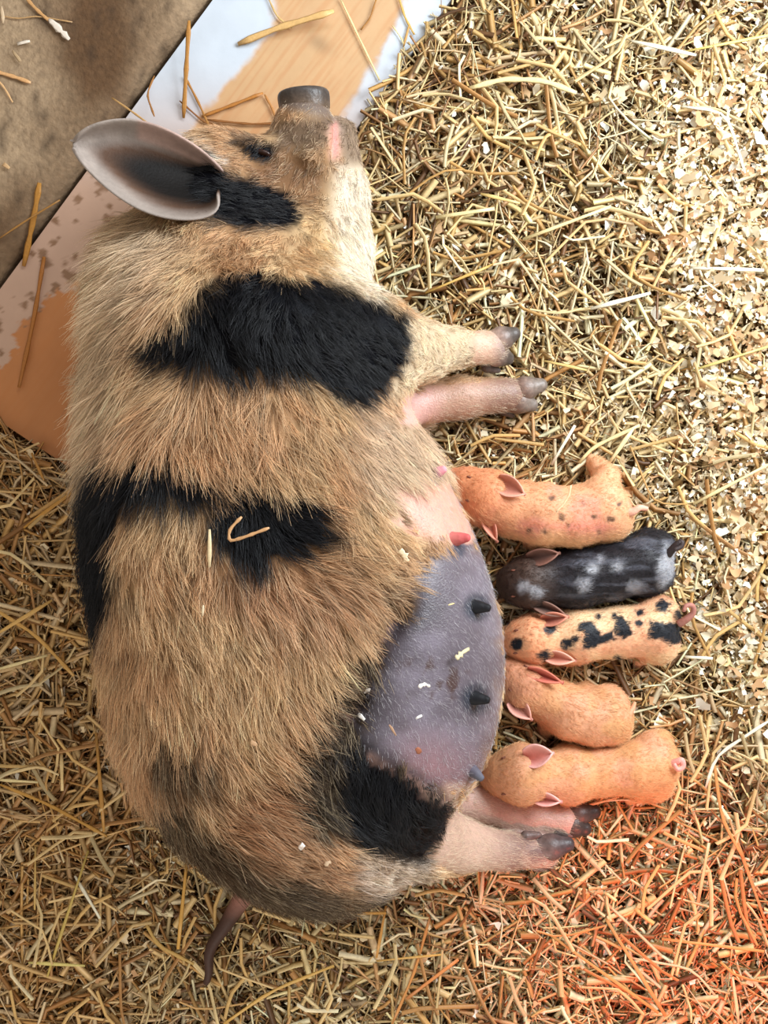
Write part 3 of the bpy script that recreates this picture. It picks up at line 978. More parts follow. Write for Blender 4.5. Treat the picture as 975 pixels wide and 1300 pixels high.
piglet('ginger piglet with small dark freckles along its back, topmost in the suckling row',
       [(575, 608, 0.058, 14), (592, 616, 0.064, 23), (618, 632, 0.070, 36), (650, 648, 0.062, 33), (688, 655, 0.066, 38), (728, 656, 0.064, 37), (762, 648, 0.066, 38)], [(776, 660, 0.055, 26), (690, 634, 0.05, 20), (688, 676, 0.05, 18)],
       [[(765, 625, 0.07, 24), (770, 606, 0.058, 15), (758, 592, 0.045, 10), (750, 584, 0.036, 8)], [(675, 636, 0.05, 20), (668, 622, 0.03, 11), (654, 616, 0.022, 8)],
        [(680, 680, 0.04, 18), (668, 688, 0.022, 9)], [(760, 672, 0.04, 20), (752, 684, 0.024, 9)]],
       [((630, 610), (667, 628), 32, 0.116, 0.110, (232, 168, 146), (150, 84, 66)), ((614, 652), (631, 688), 20, 0.100, 0.080, (226, 154, 130), (160, 88, 66))],
       [(596, 606), (594, 636)], ([(792, 650, 0.085), (803, 650, 0.090), (812, 644, 0.092), (822, 646, 0.090)], 0.0075, (236, 176, 152)), p1_col, (236, 190, 140), 31)
piglet('blackish piglet with white flecks and a white rump, second from the top in the row',
       [(640, 742, 0.042, 13), (652, 741, 0.048, 22), (670, 739, 0.052, 33), (702, 737, 0.048, 30), (734, 735, 0.052, 35), (775, 727, 0.052, 34), (814, 716, 0.055, 36)], [(832, 696, 0.046, 24), (830, 730, 0.046, 24), (728, 716, 0.045, 19), (728, 754, 0.045, 18)],
       [[(815, 740, 0.03, 22), (802, 752, 0.02, 10)], [(815, 690, 0.03, 20), (800, 686, 0.02, 9)], [(715, 755, 0.03, 18), (700, 764, 0.02, 9)], [(715, 715, 0.03, 18), (700, 708, 0.02, 9)]],
       [((668, 711), (711, 702), 26, 0.088, 0.082, (140, 98, 84), (62, 40, 34)), ((678, 767), (720, 782), 20, 0.084, 0.076, (150, 112, 98), (60, 44, 40))],
       [(652, 724), (652, 757)], ([(848, 704, 0.075), (858, 692, 0.085), (866, 686, 0.088), (866, 694, 0.090), (856, 698, 0.092)], 0.0065, (62, 52, 52)), p2_col, None, 32)
piglet('pale orange piglet covered in bold black blotches, middle one of the row',
       [(644, 814, 0.042, 13), (656, 813, 0.047, 22), (674, 812, 0.052, 31), (706, 809, 0.046, 27), (736, 807, 0.051, 32), (785, 803, 0.051, 31), (825, 800, 0.054, 34)], [(838, 781, 0.048, 24), (838, 818, 0.046, 23), (728, 789, 0.042, 17), (728, 825, 0.042, 17)],
       [[(830, 825, 0.03, 20), (812, 836, 0.02, 10)], [(830, 778, 0.03, 20), (812, 770, 0.02, 9)], [(715, 830, 0.03, 16), (700, 838, 0.02, 9)], [(715, 786, 0.03, 16), (700, 780, 0.02, 9)]],
       [((686, 788), (722, 783), 22, 0.086, 0.080, (218, 142, 118), (120, 62, 50)), ((692, 833), (731, 839), 22, 0.086, 0.074, (238, 178, 156), (176, 98, 78))],
       [(656, 800), (655, 829)], ([(862, 792, 0.078), (872, 786, 0.086), (881, 778, 0.090), (880, 768, 0.094), (870, 768, 0.096), (868, 776, 0.096)], 0.0062, (176, 120, 108)), p3_col, None, 33)
piglet('plain tan piglet bent like a hook, fourth down the row with its rump tucked in',
       [(642, 850, 0.048, 13), (650, 856, 0.053, 21), (668, 872, 0.058, 32), (696, 890, 0.050, 27), (724, 905, 0.054, 32), (752, 913, 0.054, 32), (770, 912, 0.055, 32)], [(772, 892, 0.048, 23), (778, 926, 0.046, 21), (716, 886, 0.045, 16), (706, 908, 0.045, 15)],
       [[(755, 892, 0.05, 20), (742, 880, 0.035, 12), (730, 882, 0.022, 9)], [(775, 930, 0.03, 20), (760, 942, 0.02, 9)], [(700, 912, 0.035, 18), (690, 926, 0.02, 9)], [(708, 878, 0.03, 16), (714, 866, 0.02, 8)]],
       [((668, 851), (715, 867), 20, 0.098, 0.090, (218, 124, 104), (140, 54, 46)), ((648, 888), (675, 914), 28, 0.096, 0.086, (240, 176, 160), (120, 60, 46))],
       [(668, 846), (648, 876)], ([(797, 908, 0.07), (803, 900, 0.066), (806, 892, 0.058)], 0.0055, (222, 160, 126)), p4_col, (236, 190, 140), 34)
piglet('plain tan piglet stretched out straight with a curled pink tail, lowest in the row',
       [(618, 984, 0.066, 13), (634, 984, 0.074, 24), (660, 983, 0.080, 37), (694, 985, 0.066, 30), (724, 984, 0.060, 33), (765, 980, 0.056, 29), (805, 976, 0.058, 33), (828, 973, 0.057, 33)], [(832, 953, 0.048, 24), (830, 994, 0.048, 24), (720, 964, 0.045, 19), (720, 1004, 0.045, 18)],
       [[(830, 950, 0.05, 22), (838, 938, 0.03, 11), (832, 934, 0.02, 9)], [(815, 1000, 0.03, 20), (800, 1012, 0.02, 10)], [(730, 1005, 0.03, 18), (720, 1014, 0.02, 9)], [(725, 965, 0.03, 16), (712, 956, 0.02, 9)]],
       [((664, 962), (703, 956), 36, 0.126, 0.120, (244, 186, 178), (190, 100, 86)), ((678, 1013), (713, 1018), 22, 0.110, 0.100, (244, 186, 178), (150, 70, 58))],
       [(640, 962), (640, 1008)], ([(851, 970, 0.082), (858, 968, 0.088), (866, 964, 0.092), (868, 974, 0.094), (860, 978, 0.096), (856, 970, 0.098)], 0.0062, (240, 168, 156)), p5_col, (238, 190, 136), 35)


# ------------------------------------------------------------------ setting: floor, board, kerb
def ground_h(x, y):
    return 0.006 + 0.012 * (fbm(x * 6 + 40, y * 6 + 12, 3) - 0.5) * 2 * 0.6


nx = 160
gx = np.linspace(-2.6, 2.6, nx); gy = np.linspace(-2.6, 2.6, nx)
GX, GY = np.meshgrid(gx, gy, indexing='ij')
# board frame: u across (from kerb side), v along, in world at z ~ 0
ZB = 0.012
c_lb = P(-83, 480, ZB); c_rb = P(120, 615, ZB); c_lt = P(262, 0, ZB)
bu = (c_rb - c_lb)[:2]; bw = np.linalg.norm(bu); bu /= bw
bv = (P(270, 0, ZB) - c_lb)[:2]; bv /= np.linalg.norm(bv)
bl = 1.35
BINV = np.linalg.inv(np.array([[bu[0], bv[0]], [bu[1], bv[1]]]))


def board_uv(x, y):
    dx, dy = x - c_lb[0], y - c_lb[1]
    return dx * BINV[0, 0] + dy * BINV[0, 1], dx * BINV[1, 0] + dy * BINV[1, 1]


bu_, bv_ = board_uv(GX, GY)
under = (bu_ < bw + 0.03) & (bv_ > -0.03)
GZ = np.where(under, -0.012, ground_h(GX, GY) - 0.012)
V = np.stack([GX, GY, GZ], -1).reshape(-1, 3)
ii = np.arange(nx * nx).reshape(nx, nx)
Q = np.stack([ii[:-1, :-1], ii[1:, :-1], ii[1:, 1:], ii[:-1, 1:]], -1).reshape(-1, 4)
tag(make_mesh('floor', V, Q, M_soil), 'trodden brown litter floor under the straw', kind='structure')

# plywood board with white paint worn and peeled to the wood
nu, nv = 110, 330
us = np.linspace(0, bw, nu); vv = np.linspace(0, bl, nv)
U, W = np.meshgrid(us, vv, indexing='ij')
BX = c_lb[0] + U * bu[0] + W * bv[0]; BY = c_lb[1] + U * bu[1] + W * bv[1]
top = np.stack([BX, BY, np.full_like(BX, ZB)], -1)
px, py = to_px(top.reshape(-1, 3))
wob = (fbm(px / 16.0, py / 16.0 + 3, 4) - 0.5)
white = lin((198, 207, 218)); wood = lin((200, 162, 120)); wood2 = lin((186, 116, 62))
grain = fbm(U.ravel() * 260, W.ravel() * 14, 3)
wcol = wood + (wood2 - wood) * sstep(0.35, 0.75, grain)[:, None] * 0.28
wcol = wcol + (wood2 - wcol) * (sstep(70, 330, py) * 0.85)[:, None]  # browner down the board: partly veneer tone, partly shade put into the colour
m_up = 1 - sstep(-5, 7, poly_sd(px, py, [(340, -60), (420, -260), (640, -260), (494, 45), (440, 138), (420, 170), (330, 240), (240, 170), (285, 108), (350, 40)]) + wob * 16)
ragged = (fbm(px / 8.0 + 50, py / 8.0, 3) - 0.5)
m_lo = 1 - sstep(-1.5, 1.5, poly_sd(px, py, [(-150, 440), (10, 470), (25, 415), (50, 396), (62, 376), (104, 358), (150, 330), (260, 330), (260, 700), (-150, 700)]) + ragged * 26)
bare = np.clip(np.maximum(m_up, m_lo), 0, 1)[:, None]
paint = np.tile(white, (len(px), 1))
paint = paint + (lin((190, 150, 122)) - paint) * (sstep(60, 250, py) * 0.9)[:, None]       # aged, stained end of the board, with shade painted in
stain = sstep(0.62, 0.70, fbm(px / 14.0 + 9, py / 14.0 + 70, 4))
paint = paint + (lin((120, 84, 52)) - paint) * (stain * sstep(150, 260, py) * 0.8)[:, None]
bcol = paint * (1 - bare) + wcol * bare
knot = np.exp(-(((px - 405) * 0.8 + (py - 55) * 0.6) ** 2 / 300 + ((py - 55) * 0.8 - (px - 405) * 0.6) ** 2 / 90))
bcol = bcol * (1 - 0.30 * knot[:, None] * bare)
zt = ZB - bare[:, 0] * 0.0006
tv = top.reshape(-1, 3).copy(); tv[:, 2] = zt
bi = np.arange(nu * nv).reshape(nu, nv)
Qt = np.stack([bi[:-1, :-1], bi[1:, :-1], bi[1:, 1:], bi[:-1, 1:]], -1).reshape(-1, 4)
# skirt and underside
ring = np.concatenate([bi[:, 0], bi[-1, 1:], bi[-2::-1, -1], bi[0, -2:0:-1]])
low = tv[ring].copy(); low[:, 2] = ZB - 0.014
allv = np.concatenate([tv, low]); k0 = len(tv)
nr = len(ring); rr = np.arange(nr)
Qs = np.stack([ring, k0 + rr, k0 + (rr + 1) % nr, ring[(rr + 1) % nr]], -1)
edge_c = np.tile(lin((72, 54, 40)), (nr, 1))
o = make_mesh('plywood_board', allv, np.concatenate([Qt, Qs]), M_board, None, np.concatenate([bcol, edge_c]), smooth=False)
tag(o, 'white painted plywood board peeled to bare wood under the sow\'s head', 'board')

# concrete kerb on the far side of the board
n1, n2 = 150, 120
gap = 0.010
prof_d = np.concatenate([[0.0, 0.002, 0.006, 0.012, 0.020, 0.030, 0.042], np.linspace(0.055, 1.6, n2 - 7)])
prof_z = np.where(prof_d < 0.034, 0.030 * np.sqrt(np.clip(1 - (1 - prof_d / 0.034) ** 2, 0, 1)), 0.030)
gr = np.exp(-((prof_d - 0.046) / 0.006) ** 2) * 0.004
va = np.linspace(-0.9, 1.7, n1)
Dk, Ak = np.meshgrid(prof_d, va, indexing='ij')
kx = c_lb[0] - bu[0] * (Dk + gap) + bv[0] * Ak; ky = c_lb[1] - bu[1] * (Dk + gap) + bv[1] * Ak
kz = (prof_z - gr)[:, None] + 0.0 * Ak + (fbm(kx * 22, ky * 22, 4) - 0.5) * 0.006 * np.clip(Dk / 0.03, 0, 1)
KV = np.stack([kx, ky, kz], -1).reshape(-1, 3)
KV = np.concatenate([np.stack([kx[0], ky[0], np.full(n1, -0.02)], -1), KV])
ki = np.arange((n2 + 1) * n1).reshape(n2 + 1, n1)
KQ = np.stack([ki[:-1, :-1], ki[:-1, 1:], ki[1:, 1:], ki[1:, :-1]], -1).reshape(-1, 4)
pn = fbm(KV[:, 0] * 7, KV[:, 1] * 7 + 5, 5)
kc = lin((160, 136, 108)) + (lin((92, 66, 42)) - lin((160, 136, 108))) * sstep(0.25, 0.80, pn)[:, None]
spk = sstep(0.64, 0.70, fbm(KV[:, 0] * 70, KV[:, 1] * 70, 3))
kc = kc + (lin((60, 44, 30)) - kc) * (spk * 0.6)[:, None]
tag(make_mesh('trim_1', KV, KQ, M_concrete, None, kc), 'dirty worn concrete kerb beside the plywood board', kind='structure')


# ------------------------------------------------------------------ straw
def inside_any(pts):
    d = SOW.at(pts)
    for g in PIGLETS: d = np.minimum(d, g.at(pts))
    return d


STRAW_COLS = np.array([lin(c) for c in ((228, 196, 138), (212, 174, 110), (198, 154, 92), (240, 222, 182), (178, 130, 76), (150, 106, 62), (232, 206, 152), (204, 182, 136), (112, 78, 48), (216, 186, 144), (188, 144, 96))])


def stalks(n, cx, cy, L, W, ang, z0, tilt, flat, bend, col, sides=4, segs=3):
    """many flattened tubes in one mesh: returns V, Q, C"""
    t = np.linspace(-0.5, 0.5, segs + 1)
    d = np.stack([np.cos(ang), np.sin(ang)], 1); s = np.stack([-d[:, 1], d[:, 0]], 1)
    kp = rng.uniform(-0.3, 0.3, (n, 1))                                   # where the stalk is creased
    kink = bend[:, None] * np.abs(t[None, :] - kp) * L[:, None]
    cxs = cx[:, None] + d[:, :1] * t * L[:, None] + s[:, :1] * kink
    cys = cy[:, None] + d[:, 1:] * t * L[:, None] + s[:, 1:] * kink
    czs = z0[:, None] + np.tan(tilt)[:, None] * t * L[:, None]
    czs = np.maximum(czs, 0.002)
    ctr = np.stack([cxs, cys, czs], -1)                                   # n, segs+1, 3
    roll = rng.normal(0, 0.45, n)
    V = np.zeros((n, segs + 1, sides, 3))
    for k in range(sides):
        a = 2 * math.pi * k / sides
        ca = np.cos(a) * W * 0.5; cb = np.sin(a) * W * 0.5 * flat
        h = ca * np.cos(roll) - cb * np.sin(roll); v = ca * np.sin(roll) + cb * np.cos(roll)
        V[:, :, k, 0] = ctr[:, :, 0] + (s[:, 0] * h)[:, None]
        V[:, :, k, 1] = ctr[:, :, 1] + (s[:, 1] * h)[:, None]
        V[:, :, k, 2] = ctr[:, :, 2] + v[:, None]
    b = np.arange(n)[:, None, None] * (segs + 1) * sides
    i = np.arange(segs)[None, :, None] * sides; k = np.arange(sides)[None, None, :]
    k2 = (k + 1) % sides
    Q = np.stack([b + i + k, b + i + k2, b + i + sides + k2, b + i + sides + k], -1).reshape(-1, 4)
    C = (col[:, None, None, :] * rng.uniform(0.80, 1.15, (n, segs + 1, 1, 1)) * rng.uniform(0.88, 1.1, (n, 1, sides, 1))).reshape(-1, 3)
    return V.reshape(-1, 3), Q, np.clip(C, 0.004, 0.93), ctr


def allowed(px, py, x, y, margin):
    u, v = board_uv(x, y)
    on_board = (u < bw - margin) & (v > margin)
    return ~on_board


def straw_field(n, xr, yr, seed, size=1.0):
    g = np.random.default_rng(seed)
    cx = g.uniform(*xr, n); cy = g.uniform(*yr, n)
    px, py = to_px(np.stack([cx, cy, np.zeros(n)], -1))
    right = sstep(640, 860, px) * (1 - sstep(760, 980, py))              # shavings end of the pen: shorter bits
    left = 1 - sstep(100, 260, px)
    L = np.clip(g.lognormal(math.log(0.043), 0.62, n), 0.010, 0.17) * (1 - 0.30 * right) * (1 + 0.25 * left)
    W = np.clip(g.lognormal(math.log(0.0045), 0.50, n), 0.0015, 0.0110)
    L = L * size; W = W * size
    ang = g.uniform(0, 2 * math.pi, n)
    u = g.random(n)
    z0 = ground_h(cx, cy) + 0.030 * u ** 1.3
    tilt = g.normal(0, 0.13, n)
    tilt = np.clip(tilt, -0.02 / (L * 0.5 + 0.004) , 0.02 / (L * 0.5 + 0.004)) * 0.9
    flat = np.where(g.random(n) < 0.65, 0.15, 0.5)
    bend = np.where(g.random(n) < 0.18, g.normal(0, 0.45, n), g.normal(0, 0.05, n))
    ci = np.where(g.random(n) < 0.28 + 0.3 * right, g.choice([3, 0, 6], n), g.integers(0, len(STRAW_COLS), n))
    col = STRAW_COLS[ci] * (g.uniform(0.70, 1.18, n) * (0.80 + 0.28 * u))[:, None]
    warm = lin((190, 130, 60))
    col = col * (1 - 0.35 * left[:, None]) + warm * 0.35 * left[:, None]
    keep = allowed(px, py, cx, cy, np.where(g.random(n) < 0.03, 0.02, -0.002))
    d = np.stack([np.cos(ang), np.sin(ang)], 1)
    for t in (-0.5, -0.25, 0, 0.25, 0.5):
        p = np.stack([cx + d[:, 0] * L * t, cy + d[:, 1] * L * t, z0 + np.tan(tilt) * L * t + 0.004], -1)
        keep &= inside_any(p) > (-0.03 if abs(t) == 0.5 else -0.012)
        uu, v_ = board_uv(p[:, 0], p[:, 1])
        keep &= ~((uu < bw - 0.014) & (v_ > 0.014))
    k = keep
    return stalks(k.sum(), cx[k], cy[k], L[k], W[k], ang[k], z0[k], tilt[k], flat[k], bend[k], np.clip(col[k], 0, 0.9))


v1, q1, c1, _ = straw_field(30000, (-0.74, 0.74), (-0.95, 0.95), 101)
v2, q2, c2, _ = straw_field(16000, (-1.5, 1.5), (-1.7, 1.7), 102)
v3, q3, c3, _ = straw_field(24000, (-0.74, 0.74), (-0.95, 0.95), 103, 0.42)
tag(make_mesh('straw_bedding', np.concatenate([v1, v2, v3]), np.concatenate([q1, q2 + len(v1), q3 + len(v1) + len(v2)]), M_straw, None, np.concatenate([c1, c2, c3])),
    'deep bed of loose golden straw all over the pen floor', 'straw', kind='stuff')


def flakes(n, cx, cy, z, size, asp, ang, curl, tiltx, tilty, col):
    """curled shavings with ragged outlines, 4x2 vertices each"""
    g = np.random.default_rng(5)
    V = np.zeros((n, 4, 2, 3))
    ca, sa = np.cos(ang), np.sin(ang)
    for i, u in enumerate((-0.5, -0.18, 0.18, 0.5)):
        th = u * curl * 3.0
        a = np.where(np.abs(curl) > 0.05, np.sin(th) / (curl * 3.0 + 1e-9), u) * size
        up = np.where(np.abs(curl) > 0.05, (1 - np.cos(th)) / (curl * 3.0 + 1e-9), 0) * size
        for j, w in enumerate((-0.5, 0.5)):
            b = w * size * asp * g.uniform(0.55, 1.15, n) + g.normal(0, 0.10, n) * size
            aa = a + g.normal(0, 0.08, n) * size
            V[:, i, j, 0] = cx + aa * ca - b * sa; V[:, i, j, 1] = cy + aa * sa + b * ca
            V[:, i, j, 2] = np.maximum(z + up + aa * tiltx + b * tilty, 0.004)
    b = np.arange(n)[:, None] * 8
    Q = np.concatenate([b + np.array([[0, 2, 3, 1]]), b + np.array([[2, 4, 5, 3]]), b + np.array([[4, 6, 7, 5]])])
    return V.reshape(-1, 3), Q, np.repeat(col, 8, 0)


def shaving_field(n, seed):
    g = np.random.default_rng(seed)
    cx = g.uniform(-1.0, 1.3, n); cy = g.uniform(-1.1, 1.3, n)
    px, py = to_px(np.stack([cx, cy, np.zeros(n)], -1))
    pn = fbm(px / 90.0, py / 90.0, 3)
    core = (1 - sstep(0, 95, poly_sd(px, py, [(1100, 60), (930, 110), (860, 220), (880, 330), (930, 480), (935, 640), (955, 860), (1200, 880), (1300, 60)])))
    dens = 0.05 + 0.95 * core + 0.30 * sstep(500, 760, px) * (1 - sstep(900, 1000, py)) * sstep(0.42, 0.6, pn)
    keep = (g.random(n) < dens) & allowed(px, py, cx, cy, -0.004)
    size = np.clip(g.lognormal(math.log(0.0074), 0.55, n), 0.0025, 0.023)
    z = ground_h(cx, cy) + g.uniform(0.008, 0.030, n) + 0.011 * core
    keep &= inside_any(np.stack([cx, cy, z + 0.002], -1)) > 0.014
    pal = np.array([lin(c) for c in ((246, 232, 200), (238, 214, 172), (226, 188, 142), (250, 244, 228), (214, 168, 122), (242, 222, 186))])
    col = pal[g.integers(0, len(pal), n)] * g.uniform(0.85, 1.05, n)[:, None]
    k = keep
    return flakes(k.sum(), cx[k], cy[k], z[k], size[k], g.uniform(0.25, 0.8, n)[k], g.uniform(0, 6.28, n)[k], g.uniform(-0.5, 1.0, n)[k], g.normal(0, 0.35, n)[k], g.normal(0, 0.35, n)[k], np.clip(col[k], 0, 0.92))


v, q, c = shaving_field(160000, 201)
tag(make_mesh('wood_shavings', v, q, M_shaving, None, c, smooth=True), 'pale pine shavings scattered thickest on the sunlit straw', 'shavings', kind='stuff')


# ---- single stalks that can be picked out
def straw_stalk(pts, wpx, colr, label, z=None, zs=None, group=None, flat=0.22, name='straw_stalk', cat='straw'):
    """pts in photo pixels, z: base height or 'sow'"""
    q = lerp_path([(a, b) for a, b in pts], max(4, 4 * len(pts) - 3), soft=1) if len(pts) > 2 else np.array([np.array(pts[0]) * (1 - t) + np.array(pts[1]) * t for t in (0, 0.33, 0.67, 1)], float)
    W = []
    for i, (a, b) in enumerate(q):
        if zs is not None:
            zz = zs[0] + (zs[1] - zs[0]) * i / (len(q) - 1)
        elif z == 'sow':
            h = SOW.hit(a, b); zz = (h[2] if h is not None else 0.3) + 0.016
        else:
            zz = z
        W.append(P(a, b, zz))
    W = np.array(W); n = len(W)
    w = wpx * 1.0 / FPX * 0.5
    t = np.gradient(W, axis=0); t /= np.linalg.norm(t, axis=1, keepdims=True)
    V = []; F = []
    sides = 6
    a0 = W[0, 0] * 900
    for i in range(n):
        s = np.cross(t[i], [0, 0, 1]); s /= np.linalg.norm(s) + 1e-9
        u = np.cross(s, t[i])
        flake = name == 'wood_shaving'
        k_ = (1.0 if 0 < i < n - 1 else (0.35 + 0.5 * rng.random() if flake else 0.75)) * ((0.7 + 0.6 * rng.random()) if flake else 1.0) * (0.9 + 0.2 * math.sin(i * 2.3 + a0))
        for k in range(sides):
            a = 2 * math.pi * k / sides
            V.append(W[i] + (math.cos(a) * s + math.sin(a) * u * flat) * w * k_ * ((0.7 + 0.5 * rng.random()) if flake else 1.0))
    for i in range(n - 1):
        for k in range(sides):
            F.append((i * sides + k, i * sides + (k + 1) % sides, (i + 1) * sides + (k + 1) % sides, (i + 1) * sides + k))
    F.append(tuple(range(sides))[::-1]); F.append(tuple((n - 1) * sides + k for k in range(sides)))
    org = W.mean(0)
    o = make_poly(name, np.array(V) - org, F, M_straw if name != 'wood_shaving' else M_shaving, None, np.tile(lin(colr), (len(V), 1)))
    o.location = org
    return tag(o, label, cat, group)


GOLD, PALE, WHITE, BRN, ORG = (214, 172, 92), (236, 216, 160), (246, 240, 216), (176, 122, 60), (206, 140, 78)
zb = ZB + 0.004
S = straw_stalk
S([(240, 26), (236, 95), (233, 150)], 9, (190, 134, 66), 'flat amber straw blade lying along the crack beside the white board', zs=(0.045, zb))
S([(234, 96), (252, 130), (268, 166)], 5, BRN, 'thin bent brown straw just above the sow\'s ear on the board', z=zb)
S([(256, 148), (296, 133), (334, 118)], 7, (186, 122, 56), 'brown straw on bare wood pointing at the snout', z=zb)
S([(262, 152), (320, 158), (356, 156)], 5, (150, 96, 48), 'brown straw tucked along the sow\'s forehead', z=zb)
S([(228, 128), (262, 158), (300, 164)], 4, (150, 98, 52), 'thin dark straw tucked behind the ear top beside the crack', z=zb)
S([(196, 148), (186, 120), (196, 96)], 4, (166, 114, 62), 'thin brown stalk leaning in the crack above the ear', zs=(0.06, 0.03))
S([(336, 120), (346, 138), (352, 156)], 5, (190, 130, 70), 'short amber straw standing beside the snout', z=zb)
S([(302, 56), (350, 36), (424, 14)], 14, (226, 184, 120), 'broad flat pale sliver lying across the bare wood of the board', zs=(zb, 0.03))
S([(432, -2), (452, 40), (482, 102)], 4, PALE, 'long thin pale stalk crossing the board right of the snout', z=zb)
S([(340, -4), (352, 22), (372, 36)], 4, (214, 180, 120), 'short thin stalk at the top end of the broad sliver', z=zb)
S([(478, -2), (470, 24), (458, 38)], 4, BRN, 'short brown stalk at the top of the white board', z=zb)
S([(506, -4), (514, 22), (526, 44)], 5, GOLD, 'golden stalk hanging over the top right edge of the board', z=zb)
S([(498, 32), (512, 52), (514, 72), (500, 88)], 3, PALE, 'thin curved stalk on the board near its right edge', z=zb)
S([(520, 30), (512, 60)], 5, (206, 160, 92), 'short tan straw at the board edge beside the curved stalk', z=zb)
S([(50, 232), (44, 270), (30, 338)], 12, (186, 130, 56), 'broad golden leaf blade bridging kerb and board', zs=(0.036, zb))
S([(56, 326), (44, 400), (24, 492)], 9, (176, 112, 50), 'long amber straw lying on peeled brown wood left of the mane', z=zb + 0.002)
S([(0, 302), (36, 278), (76, 254)], 4, (170, 122, 62), 'thin brown stalk across the kerb edge in shadow', zs=(0.036, 0.034))
S([(-8, 90), (20, 98), (39, 105)], 8, (222, 172, 118), 'tan chip of straw at the left frame edge on the kerb', z=0.034)
S([(30, -6), (46, 12), (62, 26)], 7, (206, 158, 104), 'tan straw at the top edge of the kerb', z=0.035)
S([(0, 20), (24, 24), (44, 20), (92, 28)], 3, (196, 156, 106), 'thin wavy stalk on the kerb by the white flake', z=0.034)
S([(-6, 98), (6, 112), (16, 130)], 4, (226, 182, 130), 'small tan stalk below the tan chip on the kerb', z=0.034)
S([(142, 124), (168, 142), (190, 158)], 4, (214, 170, 110), 'fine straw sticking out behind the top of the ear', zs=(0.05, 0.10))
S([(307, 656), (291, 672), (290, 688), (310, 682), (342, 670)], 5, (206, 158, 110), 'hooked tan twig resting on the sow\'s black side patch', z='sow')
S([(266, 672), (266, 720)], 6, (236, 214, 170), 'straight pale straw on the sow\'s back beside the black patch', z='sow')
S([(706, 650), (716, 640), (723, 628), (725, 616)], 3.4, (240, 214, 170), 'curved pale straw on the freckled ginger piglet\'s back', z=0.123)
ZS = 0.045
for pts, w, c, lab in [
    ([(802, 52), (884, 70)], 9, WHITE, 'broad white straw high in the pen near the top edge'),
    ([(596, 112), (640, 100), (690, 102), (732, 118)], 12, PALE, 'wide pale bowed straw blade right of the board corner'),
    ([(553, 276), (628, 265)], 9, PALE, 'short wide pale straw right of the sow\'s jaw'),
    ([(610, 246), (660, 258)], 7, (230, 200, 130), 'yellow straw above the short wide pale one'),
    ([(664, 304), (776, 262)], 8, PALE, 'long pale straw slanting up in the middle of the right side bedding'),
    ([(628, 335), (540, 372)], 6, GOLD, 'golden straw lying between jaw and front hoof'),
    ([(876, 340), (970, 343)], 8, WHITE, 'level white straw on the shavings at the right edge'),
    ([(750, 392), (826, 372)], 9, WHITE, 'wide white split straw right of the front hooves'),
    ([(866, 66), (1000, 40)], 6, (226, 204, 120), 'yellow green stalk running out at the top right'),
    ([(866, 135), (922, 142), (946, 220)], 6, WHITE, 'sharply kinked white straw on the bright shavings'),
    ([(830, 224), (900, 180)], 5, PALE, 'pale straw slanting over the edge of the bright shavings'),
    ([(735, 588), (752, 568), (812, 540)], 8, PALE, 'bent pale straw above the ginger piglet\'s raised foot'),
    ([(772, 590), (804, 544)], 9, (240, 222, 170), 'wide pale straw leaning right of the raised hind foot'),
    ([(700, 590), (730, 540)], 7, WHITE, 'white straw left of the raised hind foot'),
    ([(690, 458), (745, 470)], 6, (220, 190, 120), 'yellow straw just beyond the front hooves'),
    ([(800, 566), (830, 640), (872, 640)], 4, (196, 152, 90), 'thin bowed stalk above the dark piglet\'s tail'),
    ([(880, 470), (975, 440)], 6, (214, 196, 120), 'greenish straw on shavings at the right edge mid height'),
    ([(880, 640), (975, 590)], 7, PALE, 'pale straw right of the row above the dark piglet'),
    ([(870, 834), (905, 836)], 7, WHITE, 'short white straw right of the blotched piglet\'s rump'),
    ([(896, 1000), (908, 960), (975, 916)], 7, WHITE, 'pale straw right of the curled pink tail'),
]:
    S(pts, w, c, lab, zs=(ZS - 0.002, ZS + 0.004))
